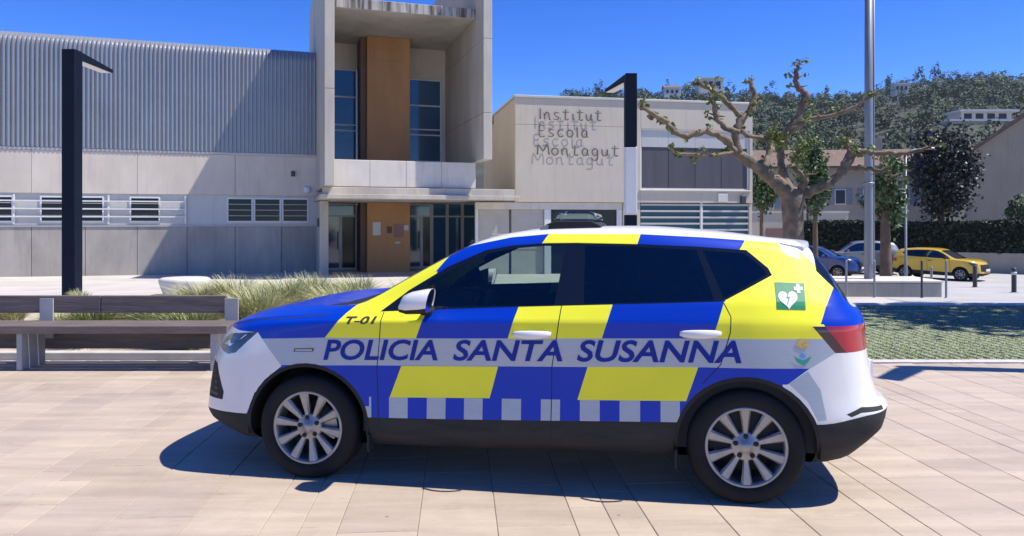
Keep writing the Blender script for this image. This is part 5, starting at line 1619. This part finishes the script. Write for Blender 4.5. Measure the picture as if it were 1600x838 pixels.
def grid_paver():
    m = mat('grid_paver', (.29,.30,.22), .9, var=.3, vscale=2, bump=.3, bscale=30)
    nt = m.node_tree; N = nt.nodes; L = nt.links; b = N['Principled BSDF']
    old = b.inputs['Base Color'].links[0].from_socket
    tc = N.new('ShaderNodeTexCoord'); mp = N.new('ShaderNodeMapping'); mp.inputs['Scale'].default_value = (1/.13,)*3
    vo = N.new('ShaderNodeTexVoronoi'); vo.inputs['Scale'].default_value = 1; vo.inputs['Randomness'].default_value = .25
    L.new(tc.outputs['Object'], mp.inputs[0]); L.new(mp.outputs[0], vo.inputs['Vector'])
    cr = N.new('ShaderNodeValToRGB'); cr.color_ramp.elements[0].position = .40; cr.color_ramp.elements[1].position = .52
    cr.color_ramp.elements[0].color = (0,0,0,1); cr.color_ramp.elements[1].color = (1,1,1,1)
    L.new(vo.outputs['Distance'], cr.inputs[0])
    mx = N.new('ShaderNodeMix'); mx.data_type = 'RGBA'; L.new(cr.outputs[0], mx.inputs['Factor']); mx.inputs[6].default_value = (.14,.185,.062,1); L.new(old, mx.inputs[7]); L.new(mx.outputs[2], b.inputs['Base Color'])
grid_paver(); grass_paving()
tag(MB().cbox(3.3, 14.2, 14.42, 14.58, -.2, .02, .02).build('kerb', 'kerb_stone'), kind='structure')

# ------------------------------------------------------------------ bench
def bench():
    Y = 7.95
    t = thing('park_bench', (-4.2, Y, 0), 'long dark timber bench with backrest on concrete supports', 'bench')
    x1 = (353-800)/1155*Y+4.2; x0 = x1-4.6
    sz = hz(509, Y)
    for k in range(3):
        MB().cbox(x0, x1+.02, -.02+k*.155, .125+k*.155, sz-.085, sz, .006).build('seat_plank', 'bench_wood', t)
    xm = (122-800)/1155*Y+4.2
    bz0, bz1 = hz(489, Y+.45), hz(462, Y+.45)
    for a, b in ((x0, xm-.004), (xm+.004, (353-800)/1155*(Y+.45)+4.2)):
        MB().cbox(a, b, .44, .49, bz0, bz1, .006).build('back_plank', 'bench_wood', t)
    for px in (27, 331):
        c = (px-800)/1155*Y+4.2
        l = MB(); l.prism([(.03,0),(.44,0),(.44,sz-.09),(.03,sz-.09)], 'x', c-.03, c+.03); l.build('support', 'bench_leg', t, bevel=.008)
        a = MB(); a.prism([(.41,sz-.20),(.43,sz-.20),(.43,bz1-.03),(.41,bz1-.03)], 'x', c-.02, c+.13); a.build('back_bracket', 'bench_leg', t)
    MB().cbox(x0, x1, .50, .56, .16, .40, .006).build('rear_rail', 'bench_wood', t)
bench()

# ------------------------------------------------------------------ lamps
def square_lamp(loc, h, w, arm, label, white=None, group='square column lamps on the plaza'):
    t = thing('street_lamp', loc, label, 'lamp', 0, group)
    hw = w/2
    MB().box(-hw-.06, hw+.06, -hw-.06, hw+.06, -.06, .015).build('base_plate', 'lamp_metal', t)
    segs = [(0.0, h, 'lamp_metal')] if not white else [(0, white[0], 'lamp_metal'), (white[0]+.003, white[1], 'lamp_white'), (white[1]+.003, h, 'lamp_metal')]
    for z0, z1, mt in segs:
        MB().cbox(-hw, hw, -hw, hw, z0+.016, z1, .012).build('column', mt, t)
    a = Vector((arm[0], arm[1], 0)); L = a.length; a.normalize(); s = Vector((-a.y, a.x, 0))*hw*.96
    m = MB(); p0 = a*(hw*.9); p1 = a*L; th = .16
    vs = [p0-s, p0+s, p1+s, p1-s]
    m.add([(v.x, v.y, h-th*(1 if i < 2 else .45)) for i, v in enumerate(vs)]+[(v.x, v.y, h-.004) for v in vs], [(0,3,2,1),(4,5,6,7),(0,1,5,4),(1,2,6,5),(2,3,7,6),(3,0,4,7)])
    am = m.build('arm', 'lamp_metal', t)
    q0 = p0+a*.12; q1 = p1-a*.06; s2 = s*.86
    v2 = [q0-s2, q0+s2, q1+s2, q1-s2]
    f0 = lambda v: h-th*(1-.55*(((v-p0).dot(a))/(L-hw*.9)))-.012
    MB().add([(v.x, v.y, f0(v)) for v in v2]+[(v.x, v.y, f0(v)+.008) for v in v2], [(0,3,2,1),(4,5,6,7),(0,1,5,4),(1,2,6,5),(2,3,7,6),(3,0,4,7)]).build('diffuser', 'lamp_white', am)
    return t
p = at(113, 14.0)
square_lamp(p, hz(79, 14.0), .255, (-.30, 1.75), 'tall black square column lamp behind the bench in the feather grass bed')
p = at(985, 17.0)
square_lamp(p, hz(116, 17.0)-p.z, .265, (-.22, 2.0), 'black square column lamp with a white section in front of the school block', white=(hz(336, 17)-p.z, hz(231, 17)-p.z))
square_lamp(Vector((7.22, 7.76, 0)), 5.0, .22, (-.55, -.62), 'black square column lamp on the plaza casting its shadow along the kerb')
# tall steel pole
def pole():
    Y = 19.2; p = at(1357, Y)
    t = thing('steel_pole', p, 'tall galvanised steel pole beside the concrete planter', 'pole')
    MB().lathe([(.19,-.1),(.19,.02),(.115,.03),(.112,.4),(.104,4),(.092,9.6),(.0001,9.62)], 20).build('shaft', 'galvanised', t)
    MB().cbox(-.24, .24, -.24, .24, -.12, .012, .01).build('base_plate', 'galvanised', t)
    MB().tube([(.128,-.02,.0),(.122,-.02,hz(0, Y)+2)], .022, 8).build('conduit', 'galvanised', t)
    MB().lathe([(.135,0),(.14,.0),(.14,.05),(.135,.05)], 20, 'z', (0,0,2.9)).build('clamp', 'galvanised', t)
    MB().box(-.06, .06, -.15, -.119, .5, .85).build('hatch', 'galvanised', t)
pole()
def thin_lamp():
    Y = 33; p = at(1415, Y); t = thing('lamp_post', p, 'slender pale lamp post on the street by the hedge', 'lamp')
    h = hz(238, Y)-p.z
    MB().lathe([(.075,-.05),(.07,.8),(.055,.82),(.04,h),(.0001,h+.01)], 12).build('shaft', 'galvanised', t)
    MB().tube([(0,0,h-.05),(.25,0,h+.10),(.9,0,h+.18)], [.03,.028,.022], 8).build('arm', 'galvanised', t)
    MB().cbox(.75, 1.25, -.09, .09, h+.12, h+.2, .02).build('lamp_head', 'galvanised', t)
thin_lamp()

# ------------------------------------------------------------------ street furniture on the right
def planter():
    Y = 18.6; p = at(1392, Y); t = thing('concrete_planter', p, 'long low concrete planter block at the foot of the tall pole', 'planter', math.radians(-3))
    k = Y/1155; a, b = -92*k, 78*k
    MB().cbox(a, b, 0, 1.5, -.2, .36, .025).build('block', 'concrete_grey', t)
    MB().cbox(a-.02, b+.02, -.02, 1.52, .363, .42, .015).build('rim', 'concrete_white', t)
planter()
def post(px, Y, h, w, label, mt='galvanised', group=None, kind='bollard', ring=False):
    p = at(px, Y); t = thing(kind, p, label, 'bollard' if kind == 'bollard' else 'post', 0, group)
    MB().lathe([(w,-.05),(w,h-.03),(w*.8,h),(.0001,h+.004)], 14).build('shaft', mt, t)
    if ring: MB().lathe([(w+.003,h*.72),(w+.004,h*.72),(w+.004,h*.84),(w+.003,h*.84)], 14).build('reflective_band', 'notice_white', t)
    MB().lathe([(w*1.7,-.03),(w*1.7,.012),(w*1.02,.016)], 14).build('foot', mt, t)
for px, y, mt in ((1322, 18.3, 'galvanised'), (1366, 18.2, 'galvanised'), (1440, 18.1, 'dark_iron'), (1478, 18.0, 'galvanised')):
    post(px, y, .92, .026, 'thin steel post in front of the low concrete planter' if mt == 'galvanised' else 'thin dark-painted post in front of the low concrete planter', mt, 'thin posts by the planter', 'steel_post')
post(1523, 26, .78, .07, 'dark round bollard beside the front of the yellow car', 'dark_iron')
post(1455, 26.5, .72, .04, 'slim grey bollard before the door of the yellow car', 'galvanised')
post(1584, 21.5, .72, .065, 'black bollard with pale reflective band standing alone at the street edge', 'dark_iron', ring=True)
# rounded concrete seat on the forecourt
def pebble():
    Y = 17.0; p = at(289, Y); t = thing('round_concrete_bench', p, 'white rounded concrete seat standing on the school forecourt', 'seat')
    m = MB(); prof = [(.0001,0),(.42,0),(.46,.02),(.50,.12),(.555,.27),(.57,.33),(.555,.375),(.50,.40),(.25,.415),(.0001,.418)]
    m.lathe(prof, 40); 
    o = m.build('seat_body', 'concrete_white', t); o.scale = (1, .85, 1)
    MB().lathe([(.40,-.05),(.40,.006)], 30).build('plinth', 'dark_iron', t)
pebble()

# ------------------------------------------------------------------ feather grass
def feather_tuft(px, Y, h, spread, n, rnd, label):
    p = at(px, Y); m = MB(); h *= 1.4; spread *= 1.15; n = int(n*1.7)
    for _ in range(n):
        a = rnd.uniform(0, 6.28); r0 = rnd.random()**.5*spread*.28
        x, y = math.cos(a)*r0, math.sin(a)*r0
        a2 = a+rnd.gauss(0, .7); L = h*rnd.uniform(.65, 1.15); out = spread*rnd.uniform(.25, 1.05)
        lean = .12
        pts = [Vector((x, y, -.02))]
        for k in range(1, 5):
            s = k/4
            pts.append(Vector((x+math.cos(a2)*out*s**1.9-lean*s*s*h, y+math.sin(a2)*out*s**1.9, L*(s-.28*s**3*(.4+out/spread)))))
        w = .0036*rnd.uniform(.7, 1.5); sd = Vector((-math.sin(a2+rnd.gauss(0,.6)), math.cos(a2), 0))
        ws = [w, w*1.1, w, w*.8, w*.25]
        vs = []
        for q, ww in zip(pts, ws): vs += [q-sd*ww, q+sd*ww]
        m.add(vs, [(2*k, 2*k+1, 2*k+3, 2*k+2) for k in range(4)], 0, True)
    o = finish_leaves(m, 'feather_grass', 'feather_green' if px < 330 and Y < 10.5 else 'feather_grass'); o.location = p
    return tag(o, label, 'ornamental grass', 'feather grass tufts in the bed')
rf = random.Random(8)
lbl = 'pale straw-coloured arching tuft of feather grass in the planting bed'
for px, Y, h, sp, n in ((128,12.2,.42,.22,420),(150,9.6,.50,.42,600),(212,10.2,.46,.45,600),(262,9.8,.48,.5,700),(318,11.0,.60,.55,800),(300,9.4,.45,.45,600),(372,11.2,.66,.5,800),(345,12.4,.5,.5,600),
                       (405,10.0,.62,.55,900),(448,10.8,.68,.55,900),(492,11.6,.66,.5,800),(430,12.6,.5,.5,600),(532,10.6,.58,.55,800),(560,12.0,.62,.5,800),(598,11.0,.52,.5,700),(640,12.2,.55,.45,600),(500,12.8,.55,.5,600),(20,11.5,.3,.4,350),(90,10.5,.3,.35,350)):
    feather_tuft(px, Y, h, sp, n, rf, 'small tuft of feather grass at the foot of the tall black column lamp' if px == 128 else 'green leafy tuft of feather grass seen under the bench back' if px < 330 and Y < 10.5 else lbl)

# ------------------------------------------------------------------ cars
build_police_car()
H = math.pi
# local +x of a car runs from its nose to its tail: the yellow and blue cars face right and towards the plaza
p = at(1462, 33.5); build_parked_car('hatchback', Vector((p.x+.85, p.y-.9, p.z)), math.radians(180-50), 'yellow three-door hatchback parked on the street with black bumper trim', .87, .88, .88, 'paint_yellow', 'plastic_dusty', two_door=True)
p = at(1338, 37.0); build_parked_car('people_carrier', Vector((p.x-1.1, p.y+.35, p.z)), math.radians(-14), 'silver-grey high-roofed car parked behind the tall pole', .92, .92, 1.06, 'paint_grey', 'plastic_dusty')
p = at(1268, 35.0); build_parked_car('saloon_car', Vector((p.x+1.05, p.y-.9, p.z)), math.radians(180-38), 'dark blue car parked on the street next to the silver-grey car', .93, .92, .93, 'paint_blue', 'plastic_dusty')

# ------------------------------------------------------------------ thin summer haze between the plaza and the hill
def haze():
    m = bpy.data.materials.new('haze'); m.use_nodes = True
    N = m.node_tree.nodes; N.remove(N['Principled BSDF'])
    v = N.new('ShaderNodeVolumePrincipled'); v.inputs['Density'].default_value = .00013; v.inputs['Color'].default_value = (.80,.90,1,1); v.inputs['Anisotropy'].default_value = .2
    m.node_tree.links.new(v.outputs[0], N['Material Output'].inputs['Volume'])
    b = MB().box(-950, 950, -62, 905, -12, 130); MATS['haze'] = m
    tag(b.build('haze', 'haze'), kind='stuff')
haze()
